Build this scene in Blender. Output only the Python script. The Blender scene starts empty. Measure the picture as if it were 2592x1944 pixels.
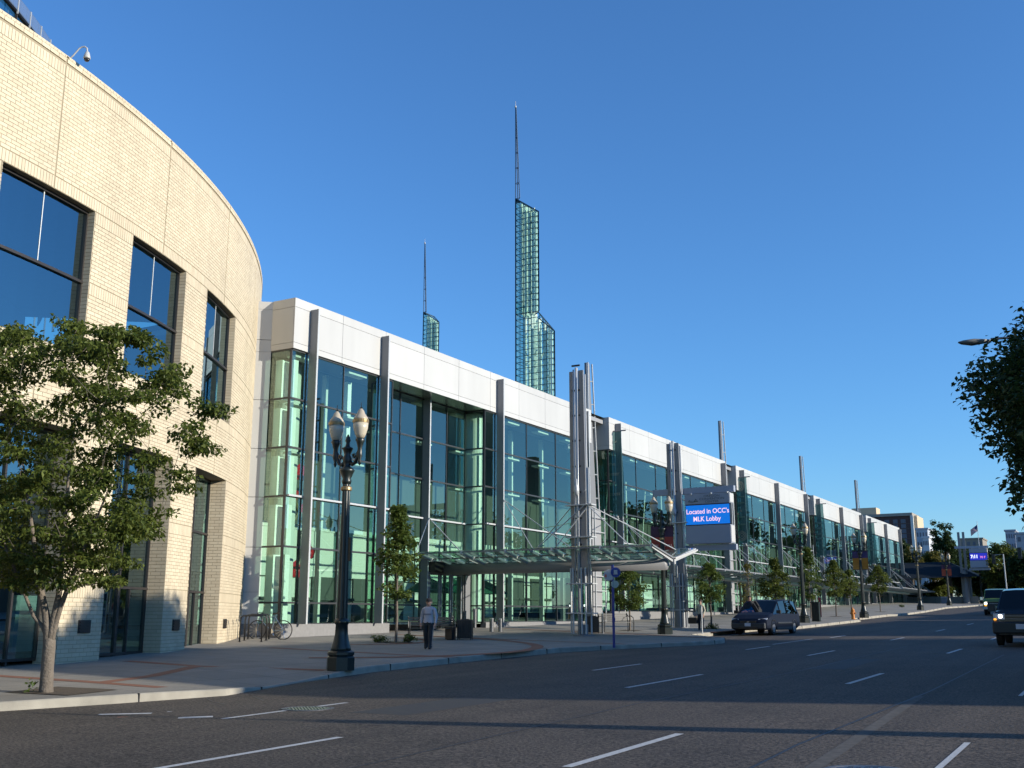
import bpy, bmesh, math, random
import numpy as np
from mathutils import Vector, Matrix, Quaternion
random.seed(7); rng = np.random.default_rng(7)
scn = bpy.context.scene
COL = scn.collection
rad = math.radians
# ------------------------------------------------------------------ camera, world, sun, exposure
PITCH, YAW = rad(12.4553), rad(29.87)
camd = bpy.data.cameras.new('camera'); camd.sensor_width = 36; camd.lens = 36*2658/2592
camd.clip_start = .1; camd.clip_end = 4000
cam = bpy.data.objects.new('camera', camd); COL.objects.link(cam)
cam.rotation_euler = (math.pi/2+PITCH, 0, YAW); cam.location = (0, 0, 0)
scn.camera = cam
SUN_EL, SUN_OFF = 15.0, 10.5          # degrees; the sun stands right of the street, a little ahead
sdir = Vector((math.cos(rad(SUN_OFF))*math.cos(rad(SUN_EL)), math.sin(rad(SUN_OFF))*math.cos(rad(SUN_EL)), math.sin(rad(SUN_EL))))
world = bpy.data.worlds.new('World'); scn.world = world; world.use_nodes = True
wn = world.node_tree; wn.nodes.clear()
sky = wn.nodes.new('ShaderNodeTexSky'); sky.sky_type = 'NISHITA'; sky.sun_disc = False
sky.sun_elevation = rad(SUN_EL); sky.sun_rotation = rad(90-SUN_OFF)
sky.altitude = 1500; sky.air_density = 1.4; sky.dust_density = 0; sky.ozone_density = 8.0
bg = wn.nodes.new('ShaderNodeBackground'); bg.inputs['Strength'].default_value = .15
wo = wn.nodes.new('ShaderNodeOutputWorld')
wn.links.new(sky.outputs[0], bg.inputs['Color']); wn.links.new(bg.outputs[0], wo.inputs['Surface'])
sund = bpy.data.lights.new('sun', 'SUN'); sund.energy = 4.3; sund.angle = rad(.53); sund.color = (1, .93, .80)
sun = bpy.data.objects.new('sun', sund); COL.objects.link(sun)
sun.rotation_euler = (-sdir).to_track_quat('-Z', 'Y').to_euler(); sun.location = (60, 20, 60)
scn.view_settings.view_transform = 'Standard'; scn.view_settings.look = 'None'
scn.view_settings.exposure = .6; scn.view_settings.gamma = 1; scn.view_settings.use_curve_mapping = False
scn.render.engine = 'CYCLES'
cy = scn.cycles; cy.max_bounces = 8; cy.diffuse_bounces = 3; cy.glossy_bounces = 4; cy.transmission_bounces = 6
cy.transparent_max_bounces = 24; cy.caustics_reflective = False; cy.caustics_refractive = False; cy.sample_clamp_indirect = 6
# ------------------------------------------------------------------ helpers
_cy, _sy, _cp, _sp = math.cos(YAW), math.sin(YAW), math.cos(PITCH), math.sin(PITCH)
FW = np.array([-_sy*_cp, _cy*_cp, _sp]); RT = np.array([_cy, _sy, 0]); UP = np.cross(RT, FW)
def at(px, py, depth):
    "photograph point at a distance along the view axis (used to survey far background things)"
    return (FW+(px-1296)/2658*RT-(py-972)/2658*UP)*depth
def proj(p):
    d = p@FW
    return 1296+2658*(p@RT)/d, 972-2658*(p@UP)/d, d
class M:
    "collects polygons; build() links them as ONE mesh object"
    def __init__(s): s.v = []; s.f = []; s.m = []
    def add(s, vs, fs, mi=0):
        o = len(s.v); s.v += [tuple(map(float, p)) for p in vs]
        s.f += [tuple(o+i for i in f) for f in fs]; s.m += [mi]*len(fs); return s
    def box(s, x0, x1, y0, y1, z0, z1, mi=0):
        x0, x1 = min(x0, x1), max(x0, x1); y0, y1 = min(y0, y1), max(y0, y1); z0, z1 = min(z0, z1), max(z0, z1)
        return s.add([(x0,y0,z0),(x1,y0,z0),(x1,y1,z0),(x0,y1,z0),(x0,y0,z1),(x1,y0,z1),(x1,y1,z1),(x0,y1,z1)],
              [(3,2,1,0),(4,5,6,7),(0,1,5,4),(1,2,6,5),(2,3,7,6),(3,0,4,7)], mi)
    def beam(s, a, b, w, h, mi=0, up=(0,0,1)):
        a, b = Vector(a), Vector(b); d = (b-a).normalized(); u = Vector(up)
        x = d.cross(u)
        if x.length < 1e-4: x = d.cross(Vector((1,0,0)))
        x.normalize(); z = x.cross(d)
        q = [(-w/2,-h/2),(w/2,-h/2),(w/2,h/2),(-w/2,h/2)]
        return s.add([a+x*i+z*j for i,j in q]+[b+x*i+z*j for i,j in q], [(0,1,2,3),(7,6,5,4),(0,4,5,1),(1,5,6,2),(2,6,7,3),(3,7,4,0)], mi)
    def tube(s, pts, r, n=8, mi=0, cap=True):
        pts = [Vector(p) for p in pts]; rs = r if isinstance(r, (list, tuple)) else [r]*len(pts)
        o = len(s.v); prev = None
        for i, p in enumerate(pts):
            d = (pts[min(i+1, len(pts)-1)]-pts[max(i-1, 0)]).normalized()
            x = d.cross(Vector((0,0,1))) if prev is None else prev-d*prev.dot(d)
            if x.length < 1e-3: x = d.cross(Vector((1,0,.01)))
            x.normalize(); prev = x; y = d.cross(x)
            for k in range(n):
                a = 2*math.pi*k/n; q = p+(x*math.cos(a)+y*math.sin(a))*rs[i]; s.v.append((q.x,q.y,q.z))
        for i in range(len(pts)-1):
            for k in range(n):
                s.f.append((o+i*n+k, o+i*n+(k+1)%n, o+(i+1)*n+(k+1)%n, o+(i+1)*n+k)); s.m.append(mi)
        if cap:
            s.f.append(tuple(o+k for k in reversed(range(n)))); s.m.append(mi)
            e = o+(len(pts)-1)*n; s.f.append(tuple(e+k for k in range(n))); s.m.append(mi)
        return s
    def lathe(s, prof, c=(0,0,0), n=16, mi=0, sq=None):
        o = len(s.v)
        for r, z in prof:
            for k in range(n):
                a = 2*math.pi*(k+.5)/n; s.v.append((c[0]+r*math.cos(a), c[1]+r*math.sin(a), c[2]+z))
        for i in range(len(prof)-1):
            for k in range(n):
                s.f.append((o+i*n+k, o+i*n+(k+1)%n, o+(i+1)*n+(k+1)%n, o+(i+1)*n+k)); s.m.append(mi)
        s.f.append(tuple(o+k for k in reversed(range(n)))); s.m.append(mi)
        e = o+(len(prof)-1)*n; s.f.append(tuple(e+k for k in range(n))); s.m.append(mi)
        return s
    def prism(s, poly, d, mi=0):
        "closed polygon (3D points) pushed along vector d"
        n = len(poly); d = Vector(d); a = [Vector(p) for p in poly]; b = [p+d for p in a]
        return s.add(a+b, [tuple(reversed(range(n))), tuple(range(n, 2*n))]+[(i,(i+1)%n,n+(i+1)%n,n+i) for i in range(n)], mi)
    def build(s, name, mats, parent=None, smooth=False, loc=None, kind=None, bevel=0):
        me = bpy.data.meshes.new(name); me.from_pydata(s.v, [], s.f)
        for m in (mats if isinstance(mats, (list, tuple)) else [mats]): me.materials.append(m)
        if any(s.m): me.polygons.foreach_set('material_index', s.m)
        if smooth: me.polygons.foreach_set('use_smooth', [True]*len(me.polygons))
        me.update()
        return link(name, me, parent, loc, kind, bevel)
def link(name, me, parent=None, loc=None, kind=None, bevel=0):
    o = bpy.data.objects.new(name, me); COL.objects.link(o)
    if parent is not None: o.parent = parent
    if loc is not None: o.location = loc
    if kind: o['kind'] = kind
    if bevel:
        b = o.modifiers.new('bevel', 'BEVEL'); b.width = bevel; b.segments = 2; b.limit_method = 'ANGLE'
    return o
def thing(name, label, cat, loc=(0,0,0), rz=0, group=None):
    o = bpy.data.objects.new(name, None); COL.objects.link(o); o.empty_display_size = .2
    o.location = loc; o.rotation_euler = (0,0,rz); o['label'] = label; o['category'] = cat
    if group: o['group'] = group
    return o
def tag(o, label, cat, group=None):
    o['label'] = label; o['category'] = cat
    if group: o['group'] = group
    return o
def dup(root, loc, rz=0, label=None, group=None, scale=None):
    r = root.copy(); COL.objects.link(r); r.location = loc; r.rotation_euler = (0,0,rz)
    if label: r['label'] = label
    if group: r['group'] = group
    if scale: r.scale = scale if isinstance(scale, tuple) else (scale,)*3
    for ch in list(root.children):
        c = ch.copy(); COL.objects.link(c); c.parent = r
        for gch in list(ch.children):
            d = gch.copy(); COL.objects.link(d); d.parent = c
    return r
def struct(o): o['kind'] = 'structure'; return o
# ---- materials
def newmat(name):
    m = bpy.data.materials.new(name); m.use_nodes = True; return m, m.node_tree, m.node_tree.nodes['Principled BSDF']
def rgba(c): return (c[0], c[1], c[2], 1)
def mat(name, c, rough=.6, metal=0, var=.12, scale=4, bump=0, bscale=60, spec=.5, coat=0, detail=4):
    m, t, p = newmat(name); N = t.nodes; L = t.links
    p.inputs['Roughness'].default_value = rough; p.inputs['Metallic'].default_value = metal
    p.inputs['Specular IOR Level'].default_value = spec; p.inputs['Coat Weight'].default_value = coat
    tc = N.new('ShaderNodeTexCoord'); n = N.new('ShaderNodeTexNoise'); n.inputs['Scale'].default_value = scale; n.inputs['Detail'].default_value = detail
    L.new(tc.outputs['Object'], n.inputs['Vector'])
    r = N.new('ShaderNodeMix'); r.data_type = 'RGBA'
    r.inputs[6].default_value = rgba([x*(1-var) for x in c]); r.inputs[7].default_value = rgba([min(1, x*(1+var)) for x in c])
    L.new(n.outputs['Fac'], r.inputs[0]); L.new(r.outputs[2], p.inputs['Base Color'])
    if bump:
        b = N.new('ShaderNodeBump'); b.inputs['Strength'].default_value = bump; b.inputs['Distance'].default_value = .02
        n2 = N.new('ShaderNodeTexNoise'); n2.inputs['Scale'].default_value = bscale; n2.inputs['Detail'].default_value = 3
        L.new(tc.outputs['Object'], n2.inputs['Vector']); L.new(n2.outputs['Fac'], b.inputs['Height']); L.new(b.outputs[0], p.inputs['Normal'])
    return m
def island(name, c0, c1, rough=.7, transl=0, objrand=False, spec=.3, stain=0):
    "colour differs from piece to piece (each loose island, or each object)"
    m, t, p = newmat(name); N = t.nodes; L = t.links
    g = N.new('ShaderNodeObjectInfo' if objrand else 'ShaderNodeNewGeometry')
    r = N.new('ShaderNodeMix'); r.data_type = 'RGBA'; r.inputs[6].default_value = rgba(c0); r.inputs[7].default_value = rgba(c1)
    L.new(g.outputs['Random' if objrand else 'Random Per Island'], r.inputs[0]); L.new(r.outputs[2], p.inputs['Base Color'])
    p.inputs['Roughness'].default_value = rough; p.inputs['Specular IOR Level'].default_value = spec
    if stain:        # weathering: broad blotches and soft vertical streaks
        ge = N.new('ShaderNodeNewGeometry'); mp = N.new('ShaderNodeMapping'); mp.inputs['Scale'].default_value = (1.6, 1.6, .16); L.new(ge.outputs['Position'], mp.inputs[0])
        n1 = N.new('ShaderNodeTexNoise'); n1.inputs['Scale'].default_value = 1; n1.inputs['Detail'].default_value = 5; L.new(mp.outputs[0], n1.inputs['Vector'])
        n2 = N.new('ShaderNodeTexNoise'); n2.inputs['Scale'].default_value = .45; n2.inputs['Detail'].default_value = 3; L.new(ge.outputs['Position'], n2.inputs['Vector'])
        ad = N.new('ShaderNodeMath'); ad.operation = 'ADD'; L.new(n1.outputs['Fac'], ad.inputs[0]); L.new(n2.outputs['Fac'], ad.inputs[1])
        mr = N.new('ShaderNodeMapRange'); mr.inputs[1].default_value = .7; mr.inputs[2].default_value = 1.3; mr.inputs[3].default_value = 1-stain; mr.inputs[4].default_value = 1+stain*.6; L.new(ad.outputs[0], mr.inputs[0])
        mu = N.new('ShaderNodeMix'); mu.data_type = 'RGBA'; mu.blend_type = 'MULTIPLY'; mu.inputs[0].default_value = 1; L.new(r.outputs[2], mu.inputs[6]); L.new(mr.outputs[0], mu.inputs[7]); L.new(mu.outputs[2], p.inputs['Base Color'])
    if transl:
        tr = N.new('ShaderNodeBsdfTranslucent'); mx = N.new('ShaderNodeMixShader'); mx.inputs[0].default_value = transl
        hs = N.new('ShaderNodeHueSaturation'); hs.inputs['Value'].default_value = 1.5; hs.inputs['Hue'].default_value = .48
        L.new(r.outputs[2], hs.inputs['Color']); L.new(hs.outputs[0], tr.inputs['Color'])
        L.new(p.outputs[0], mx.inputs[1]); L.new(tr.outputs[0], mx.inputs[2]); L.new(mx.outputs[0], N['Material Output'].inputs['Surface'])
    return m
def glass(name, tint, f0=.12, rough=0.0, gcol=(1,1,1), haze=0, hcol=(.5,.6,.55)):
    m, t, p = newmat(name); N = t.nodes; L = t.links; N.remove(p)
    lw = N.new('ShaderNodeLayerWeight'); lw.inputs['Blend'].default_value = .5
    pw = N.new('ShaderNodeMath'); pw.operation = 'POWER'; pw.inputs[1].default_value = 5; L.new(lw.outputs['Facing'], pw.inputs[0])
    ma = N.new('ShaderNodeMath'); ma.operation = 'MULTIPLY_ADD'; ma.inputs[1].default_value = 1-f0; ma.inputs[2].default_value = f0; L.new(pw.outputs[0], ma.inputs[0])
    tr = N.new('ShaderNodeBsdfTransparent'); tr.inputs['Color'].default_value = rgba(tint)
    gl = N.new('ShaderNodeBsdfGlossy'); gl.inputs['Roughness'].default_value = rough; gl.inputs['Color'].default_value = rgba(gcol)
    src = tr.outputs[0]
    if haze:
        df = N.new('ShaderNodeBsdfDiffuse'); df.inputs['Color'].default_value = rgba(hcol)
        h = N.new('ShaderNodeMixShader'); h.inputs[0].default_value = haze; L.new(src, h.inputs[1]); L.new(df.outputs[0], h.inputs[2]); src = h.outputs[0]
    mx = N.new('ShaderNodeMixShader'); L.new(ma.outputs[0], mx.inputs[0]); L.new(src, mx.inputs[1]); L.new(gl.outputs[0], mx.inputs[2])
    L.new(mx.outputs[0], N['Material Output'].inputs['Surface']); return m
def emis(name, c, s):
    m, t, p = newmat(name); p.inputs['Base Color'].default_value = rgba([x*.2 for x in c]); p.inputs['Emission Color'].default_value = rgba(c)
    p.inputs['Emission Strength'].default_value = s; return m
def text(s, size, mat_, parent, loc, rot, name='lettering', depth=.004, align='CENTER', sx=1, bold=0):
    cu = bpy.data.curves.new(name, 'FONT'); cu.body = s; cu.size = size; cu.extrude = depth; cu.align_x = align; cu.align_y = 'CENTER'; cu.offset = bold
    cu.resolution_u = 3
    o = bpy.data.objects.new(name, cu); COL.objects.link(o)
    dg = bpy.context.evaluated_depsgraph_get(); me = bpy.data.meshes.new_from_object(o.evaluated_get(dg)); bpy.data.objects.remove(o)
    me.materials.clear(); me.materials.append(mat_); me.name = name
    o = link(name, me, parent, loc); o.rotation_euler = rot; o.scale = (sx, 1, 1)
    return o
# ---- common materials
def paving(name, c, joint):
    m, t, p = newmat(name); N = t.nodes; L = t.links
    tc = N.new('ShaderNodeTexCoord'); n1 = N.new('ShaderNodeTexNoise'); n1.inputs['Scale'].default_value = .9; n1.inputs['Detail'].default_value = 6
    n2 = N.new('ShaderNodeTexNoise'); n2.inputs['Scale'].default_value = 55; n2.inputs['Detail'].default_value = 3
    br = N.new('ShaderNodeTexBrick'); br.offset = 0; br.inputs['Scale'].default_value = 1; br.inputs['Mortar Size'].default_value = .012
    br.inputs['Brick Width'].default_value = joint; br.inputs['Row Height'].default_value = joint
    for n in (n1, n2, br): L.new(tc.outputs['Object'], n.inputs['Vector'])
    br.inputs['Color1'].default_value = (1,1,1,1); br.inputs['Color2'].default_value = (.86,.86,.86,1); br.inputs['Mortar'].default_value = (.42,.42,.42,1)
    cr = N.new('ShaderNodeMix'); cr.data_type = 'RGBA'; cr.inputs[6].default_value = rgba([x*.72 for x in c]); cr.inputs[7].default_value = rgba([x*1.25 for x in c]); L.new(n1.outputs['Fac'], cr.inputs[0])
    c2 = N.new('ShaderNodeMix'); c2.data_type = 'RGBA'; c2.blend_type = 'MULTIPLY'; c2.inputs[0].default_value = 1; L.new(cr.outputs[2], c2.inputs[6]); L.new(br.outputs['Color'], c2.inputs[7])
    c3 = N.new('ShaderNodeMix'); c3.data_type = 'RGBA'; c3.blend_type = 'OVERLAY'; c3.inputs[0].default_value = .5; L.new(c2.outputs[2], c3.inputs[6]); L.new(n2.outputs['Fac'], c3.inputs[7])
    L.new(c3.outputs[2], p.inputs['Base Color']); p.inputs['Roughness'].default_value = .85
    b = N.new('ShaderNodeBump'); b.inputs['Strength'].default_value = .25; b.inputs['Distance'].default_value = .01; L.new(n2.outputs['Fac'], b.inputs['Height']); L.new(b.outputs[0], p.inputs['Normal'])
    return m
def asphalt():
    m, t, p = newmat('asphalt'); N = t.nodes; L = t.links; tc = N.new('ShaderNodeTexCoord')
    def noise(s, d, stretch=None):
        n = N.new('ShaderNodeTexNoise'); n.inputs['Scale'].default_value = s; n.inputs['Detail'].default_value = d; n.inputs['Roughness'].default_value = .6
        if stretch:
            mp = N.new('ShaderNodeMapping'); mp.inputs['Scale'].default_value = stretch; L.new(tc.outputs['Object'], mp.inputs[0]); L.new(mp.outputs[0], n.inputs['Vector'])
        else: L.new(tc.outputs['Object'], n.inputs['Vector'])
        return n
    fine = noise(24, 4); big = noise(.5, 5); streak = noise(1.1, 4, (1, .05, 1)); vo = N.new('ShaderNodeTexVoronoi'); vo.inputs['Scale'].default_value = 34; L.new(tc.outputs['Object'], vo.inputs['Vector'])
    rmp = N.new('ShaderNodeValToRGB'); e = rmp.color_ramp.elements; e[0].position = .36; e[0].color = (.016,.012,.009,1); e[1].position = .66; e[1].color = (.135,.110,.086,1)
    L.new(fine.outputs['Fac'], rmp.inputs[0])
    k = N.new('ShaderNodeMix'); k.data_type = 'RGBA'; k.blend_type = 'MULTIPLY'; k.inputs[0].default_value = 1; L.new(rmp.outputs[0], k.inputs[6])
    r2 = N.new('ShaderNodeValToRGB'); e = r2.color_ramp.elements; e[0].position = .3; e[0].color = (.55,.55,.56,1); e[1].position = .68; e[1].color = (1.35,1.32,1.28,1)
    ad = N.new('ShaderNodeMath'); ad.operation = 'MULTIPLY_ADD'; ad.inputs[1].default_value = .55; L.new(streak.outputs['Fac'], ad.inputs[0])
    h = N.new('ShaderNodeMath'); h.operation = 'MULTIPLY'; h.inputs[1].default_value = .45; L.new(big.outputs['Fac'], h.inputs[0]); L.new(h.outputs[0], ad.inputs[2])
    L.new(ad.outputs[0], r2.inputs[0]); L.new(r2.outputs[0], k.inputs[7])
    # specks of pale stone
    sp = N.new('ShaderNodeMath'); sp.operation = 'LESS_THAN'; sp.inputs[1].default_value = .16; L.new(vo.outputs['Distance'], sp.inputs[0])
    k2 = N.new('ShaderNodeMix'); k2.data_type = 'RGBA'; k2.inputs[7].default_value = (.27,.235,.195,1); L.new(k.outputs[2], k2.inputs[6])
    sm = N.new('ShaderNodeMath'); sm.operation = 'MULTIPLY'; sm.inputs[1].default_value = .6; L.new(sp.outputs[0], sm.inputs[0]); L.new(sm.outputs[0], k2.inputs[0])
    L.new(k2.outputs[2], p.inputs['Base Color']); p.inputs['Roughness'].default_value = .8; p.inputs['Specular IOR Level'].default_value = .35
    b = N.new('ShaderNodeBump'); b.inputs['Strength'].default_value = .5; b.inputs['Distance'].default_value = .02; L.new(fine.outputs['Fac'], b.inputs['Height']); L.new(b.outputs[0], p.inputs['Normal'])
    return m
MT = dict(
 asphalt=asphalt(), concrete=paving('plaza_concrete', (.26,.238,.20), 1.52), kerb=mat('kerb_concrete', (.30,.275,.225), .85, var=.45, scale=2.2, bump=.3),
 redbrick=mat('red_paver', (.22,.09,.05), .8, var=.3, scale=9), soil=mat('soil', (.09,.065,.04), .95, var=.5, scale=14, bump=.8, bscale=30),
 terrain=mat('terrain', (.10,.10,.085), .95, var=.3, scale=.05), paint=mat('road_paint', (.50,.495,.47), .7, var=.4, scale=22, bump=.2),
 mortar=mat('mortar', (.32,.27,.185), .9), brick=island('cream_brick', (.54,.45,.315), (.61,.52,.37), .6, stain=.10), brick1=island('cream_brick_single', (.54,.45,.315), (.61,.52,.37), .6, objrand=True, stain=.10),
 white_panel=island('white_metal_panel', (.455,.45,.435), (.50,.495,.475), .42, objrand=True, stain=.06), grey_panel=mat('grey_metal_panel', (.27,.27,.275), .5, var=.05, scale=.7),
 fin=mat('grey_fin_metal', (.19,.195,.205), .45, metal=.1, var=.05), silver=mat('silver_metal', (.46,.47,.47), .4, metal=.1, var=.04),
 dark=mat('dark_bronze', (.028,.024,.022), .45, var=.1), black=mat('black_metal', (.012,.012,.013), .4, var=.1), plinth=mat('plinth_granite', (.20,.195,.19), .6, var=.2, scale=9, bump=.1),
 mull=mat('dark_mullion', (.035,.037,.04), .4), glass=glass('green_glass', (.68,.90,.79), .16, gcol=(.80,1,.95)), bglass=glass('blue_glass', (.36,.56,.52), .34, gcol=(.6,.82,.9)),
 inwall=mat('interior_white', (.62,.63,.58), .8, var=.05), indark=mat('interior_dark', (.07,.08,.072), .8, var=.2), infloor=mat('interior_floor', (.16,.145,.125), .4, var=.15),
 lampgreen=mat('lamp_green_black', (.012,.018,.016), .35, var=.15, scale=8), gold=mat('gold_paint', (.30,.21,.10), .4, metal=.5), 
 bark=mat('grey_bark', (.15,.125,.10), .9, var=.45, scale=7, bump=1, bscale=24), bark2=mat('dark_bark', (.10,.08,.065), .95, var=.4, scale=8, bump=1, bscale=25),
 leaf=island('leaf_green', (.038,.062,.011), (.15,.185,.038), .5, .42), leafd=island('leaf_dark_green', (.020,.038,.010), (.05,.085,.022), .5, .25),
 leafy=island('leaf_young_green', (.045,.085,.015), (.12,.16,.035), .5, .35), leafo=island('leaf_olive', (.08,.085,.015), (.17,.15,.03), .6, .3),
 skin=mat('skin', (.50,.30,.22), .6, var=.06), tyre=mat('tyre_rubber', (.012,.012,.012), .8), chrome=mat('chrome', (.75,.75,.76), .15, metal=1, var=.02),
 carglass=glass('car_glass', (.010,.012,.015), .05), rim=mat('alloy_rim', (.55,.55,.56), .3, metal=.7),
)
# ------------------------------------------------------------------ ground: the street climbs away from the camera
def gz(Y):
    Yc = min(max(Y, -60), 124); z = -1.60+.0095*Yc+.000077*Yc*abs(Yc)
    if Y > 124: z += .018*(min(Y, 171)-124)
    if Y > 171: z += .005*(min(Y, 600)-171)
    return z
def roadz(X, Y): return gz(Y)+.010*min(20, max(0, X+13))
KERB = [(-60,-15.9),(8,-15.9),(11,-15.8),(12.8,-15.2),(14.9,-14.65),(16.2,-15.05),(18.1,-15.65),(21.5,-16.35),(26,-16.7),(32.5,-16.8),(36,-15.9),(39.2,-14.55),(40.5,-14.2),(42,-14.25),(44,-14.9),(46.6,-17.4),(58,-17.6),(60.5,-16.4),(77.5,-16.35),(79.5,-17.5),(93,-17.4),(95,-16.8),(107,-16.7),(127,-17.2),(138,-16.7),(170,-17),(620,-17)]
def kx(Y):
    for (a, xa), (b, xb) in zip(KERB, KERB[1:]):
        if a <= Y <= b: return xa+(xb-xa)*(Y-a)/(b-a)
    return -17
def kf(Y):          # kerb height factor: dropped kerb at the ramp
    return float(np.interp(Y, [13.6,15.2,16.6,18.2,20.8], [1,.75,.06,.06,1]))
def walkz(X, Y):
    a = max(0, min(8, -16-X)); b = max(0, min(14, -24-X)); k = kf(Y)
    drop = (1-k)*.13*max(0, 1-max(0, kx(Y)-X)/2.2)
    return gz(Y)+.14+.02*a+.03*b-drop
def sheet(name, ys, xs_fn, zf, m, off=0):
    v = []; f = []; n = None
    for y in ys:
        xs = xs_fn(y); n = len(xs); v += [(x, y, zf(x, y)+off) for x in xs]
    for i in range(len(ys)-1):
        for j in range(n-1): f.append((i*n+j, i*n+j+1, (i+1)*n+j+1, (i+1)*n+j))
    o = M(); o.v = v; o.f = f; o.m = [0]*len(f)
    return struct(o.build(name, m, smooth=True))
ys = sorted(set([-60,-40,-20]+[i*.5 for i in range(0, 120)]+list(range(60, 180, 2))+list(range(180, 621, 20))+[k[0] for k in KERB]))
sheet('road', ys, lambda y: [kx(y)-.3]+list(np.linspace(-13.8 if kx(y) < -14 else -13, 6, 8)), roadz, MT['asphalt'])
sheet('sidewalk', ys, lambda y: [kx(y)-.15, kx(y)-.8, kx(y)-1.6, kx(y)-2.4, -20.5, -22, -24, -28, -33, -38, -70], walkz, MT['concrete'])
sheet('far_sidewalk', ys, lambda y: [6, 8, 14, 60], lambda x, y: gz(y)+.33, MT['concrete'])
kb = M()
for a, b in zip(ys, ys[1:]):
    pa, pb = kx(a), kx(b)
    za, zb = walkz(pa-.15, a)+.004, walkz(pb-.15, b)+.004; ra, rb = roadz(pa, a), roadz(pb, b)
    kb.add([(pa,a,ra-.05),(pb,b,rb-.05),(pb-.02,b,zb-.02),(pa-.02,a,za-.02),(pb-.04,b,zb),(pa-.04,a,za),(pb-.17,b,zb),(pa-.17,a,za)], [(0,1,2,3),(3,2,4,5),(5,4,6,7)])
struct(kb.build('kerb', MT['kerb']))
v = M(); gy = [-600,-200,-61,0,60,124,171,300,620,1500,3000]
for a, b in zip(gy, gy[1:]):
    for x0, x1 in ((-1500,-400),(-400,-70.5),(-70.5,60.5),(60.5,400),(400,1500)):
        v.add([(x0,a,gz(a)-.35),(x1,a,gz(a)-.35),(x1,b,gz(b)-.35),(x0,b,gz(b)-.35)], [(0,1,2,3)])
struct(v.build('ground', MT['terrain']))
# painted lane lines
def strip(name, pts, w, zf, m, off=.005):
    "flat ribbon along ground points"
    o = M(); P = [Vector((p[0], p[1], 0)) for p in pts]
    for i, p in enumerate(P):
        d = (P[min(i+1, len(P)-1)]-P[max(i-1, 0)]).normalized(); s = Vector((-d.y, d.x, 0))*w/2
        for q in (p+s, p-s): o.v.append((q.x, q.y, zf(q.x, q.y)+off))
    for i in range(len(P)-1): o.f.append((2*i, 2*i+1, 2*i+3, 2*i+2)); o.m.append(0)
    return o.build(name, m)
def line(x, y0, y1, w=.11, m='paint', name='lane_marking'):
    n = max(2, int((y1-y0)/.8)); return struct(strip(name, [(x, y0+(y1-y0)*i/n) for i in range(n+1)], w, roadz, MT[m]))
for x, segs in ((-11.6, [(11.75,14.6),(24.2,27.2),(36.4,39.2),(48.5,51.5)]), (-8.5, [(-.5,2),(7.5,10.6),(19.2,23.4),(32.6,36),(45.6,48.6),(57.5,60.5),(69.5,72.5)]),
                (-4.85, [(-3,0),(9.5,12.5),(21.4,24.8),(34.6,37.8),(46.5,49.5),(58.5,61.5),(70.5,73.5),(82.5,85.5)]), (-1.68, [(10.3,12.9),(19.5,24)])):
    for a, b in segs: line(x, a, b, .065 if x > -2 else .11)
line(-12.0, 41, 47, .09)
for pts, w, m in (([(-13.9,11.45),(-13.3,11.95)], .16, 'paint'), ([(-13.25,12.2),(-12.9,12.4)], .15, 'paint'), ([(-12.35,11.6),(-12.0,11.95)], .22, 'paint'), ([(-12.75,11.65),(-12.55,11.8)], .1, 'paint'),
                  ([(-13.3,11.3),(-12.95,11.65),(-12.85,12.0)], .12, 'redbrick')):
    struct(strip('survey_mark', pts, w, roadz, MT[m], .004))
crack = mat('tar_seam', (.018,.018,.019), .55)
for pts in ([(-14.6,14.35),(-14.0,13.9),(-13.4,13.6)], [(-14.2,15.1),(-13.4,14.5),(-12.4,13.85)], [(-6.9,4),(-6.75,9),(-6.95,16),(-6.8,26),(-6.9,40)], [(-3.1,6),(-3.3,12),(-3.15,20),(-3.25,34)], [(-1.0,10),(-.75,10.8),(-.9,11.4),(-.7,12.2)]):
    struct(strip('tar_seam', pts, .035, roadz, crack, .003))
worn = mat('worn_asphalt', (.085,.075,.063), .85, var=.7, scale=11)
for pts, w in (([(-2.55,7),(-2.75,11),(-2.95,15),(-3.15,19)], .16),): struct(strip('worn_patch', pts, w, roadz, worn, .0025))
pat = mat('asphalt_patch', (.032,.030,.029), .75, var=.4, scale=18)
for pts, w in (([(-9.9,13.2),(-9.8,16.2)], 1.1), ([(-13.1,27),(-13.0,33)], .8), ([(-6.4,26),(-6.5,31)], .9)): struct(strip('asphalt_patch', pts, w, roadz, pat, .002))
kj = M()
for y in np.arange(-2, 150, 3.05):
    x = kx(y); z0, z1 = roadz(x, y), walkz(x-.15, y); kj.box(x-.18, x+.006, y-.008, y+.008, z0-.02, z1+.007)
ko = kj.build('kerb_joint', mat('joint_dark', (.05,.045,.04), .9)); ko['kind'] = 'structure'
# brick bands set in the plaza
for pts in ([(-20.5-8,13.6),(-20.5,14.3),(-18,14.45),(-15.9,14.5)], [(-22.3,19.1),(-19.6,18.9),(-16.6,20.05)], [(-19.6,18.9),(-18.1,16.2),(-17.6,14.5)], [(-24,26.2),(-20.8,26.0),(-16.7,25.9)],
            [(-26.8,36.9),(-20,36.6),(-16.1,36.4)], [(-27,46.2),(-20,45.2),(-15.2,43.4)]):
    struct(strip('paver_band', pts, .32, walkz, MT['redbrick'], .005))
arc = [(-24.4+7.6*math.cos(a), 29.0+7.6*math.sin(a)) for a in np.linspace(-.9, 1.35, 26)]
struct(strip('paver_band', arc, .42, walkz, MT['redbrick'], .009))
arc = [(-25.2+2.9*math.cos(a), 31.8+2.9*math.sin(a)) for a in np.linspace(-1.0, 1.6, 16)]
struct(strip('paver_band', arc, .34, walkz, MT['redbrick'], .009))
struct(strip('paver_band', [(-17.4,x) for x in np.linspace(49.5, 58, 8)], .3, lambda x, y: walkz(x-.5, y), MT['redbrick'], .006))
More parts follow.
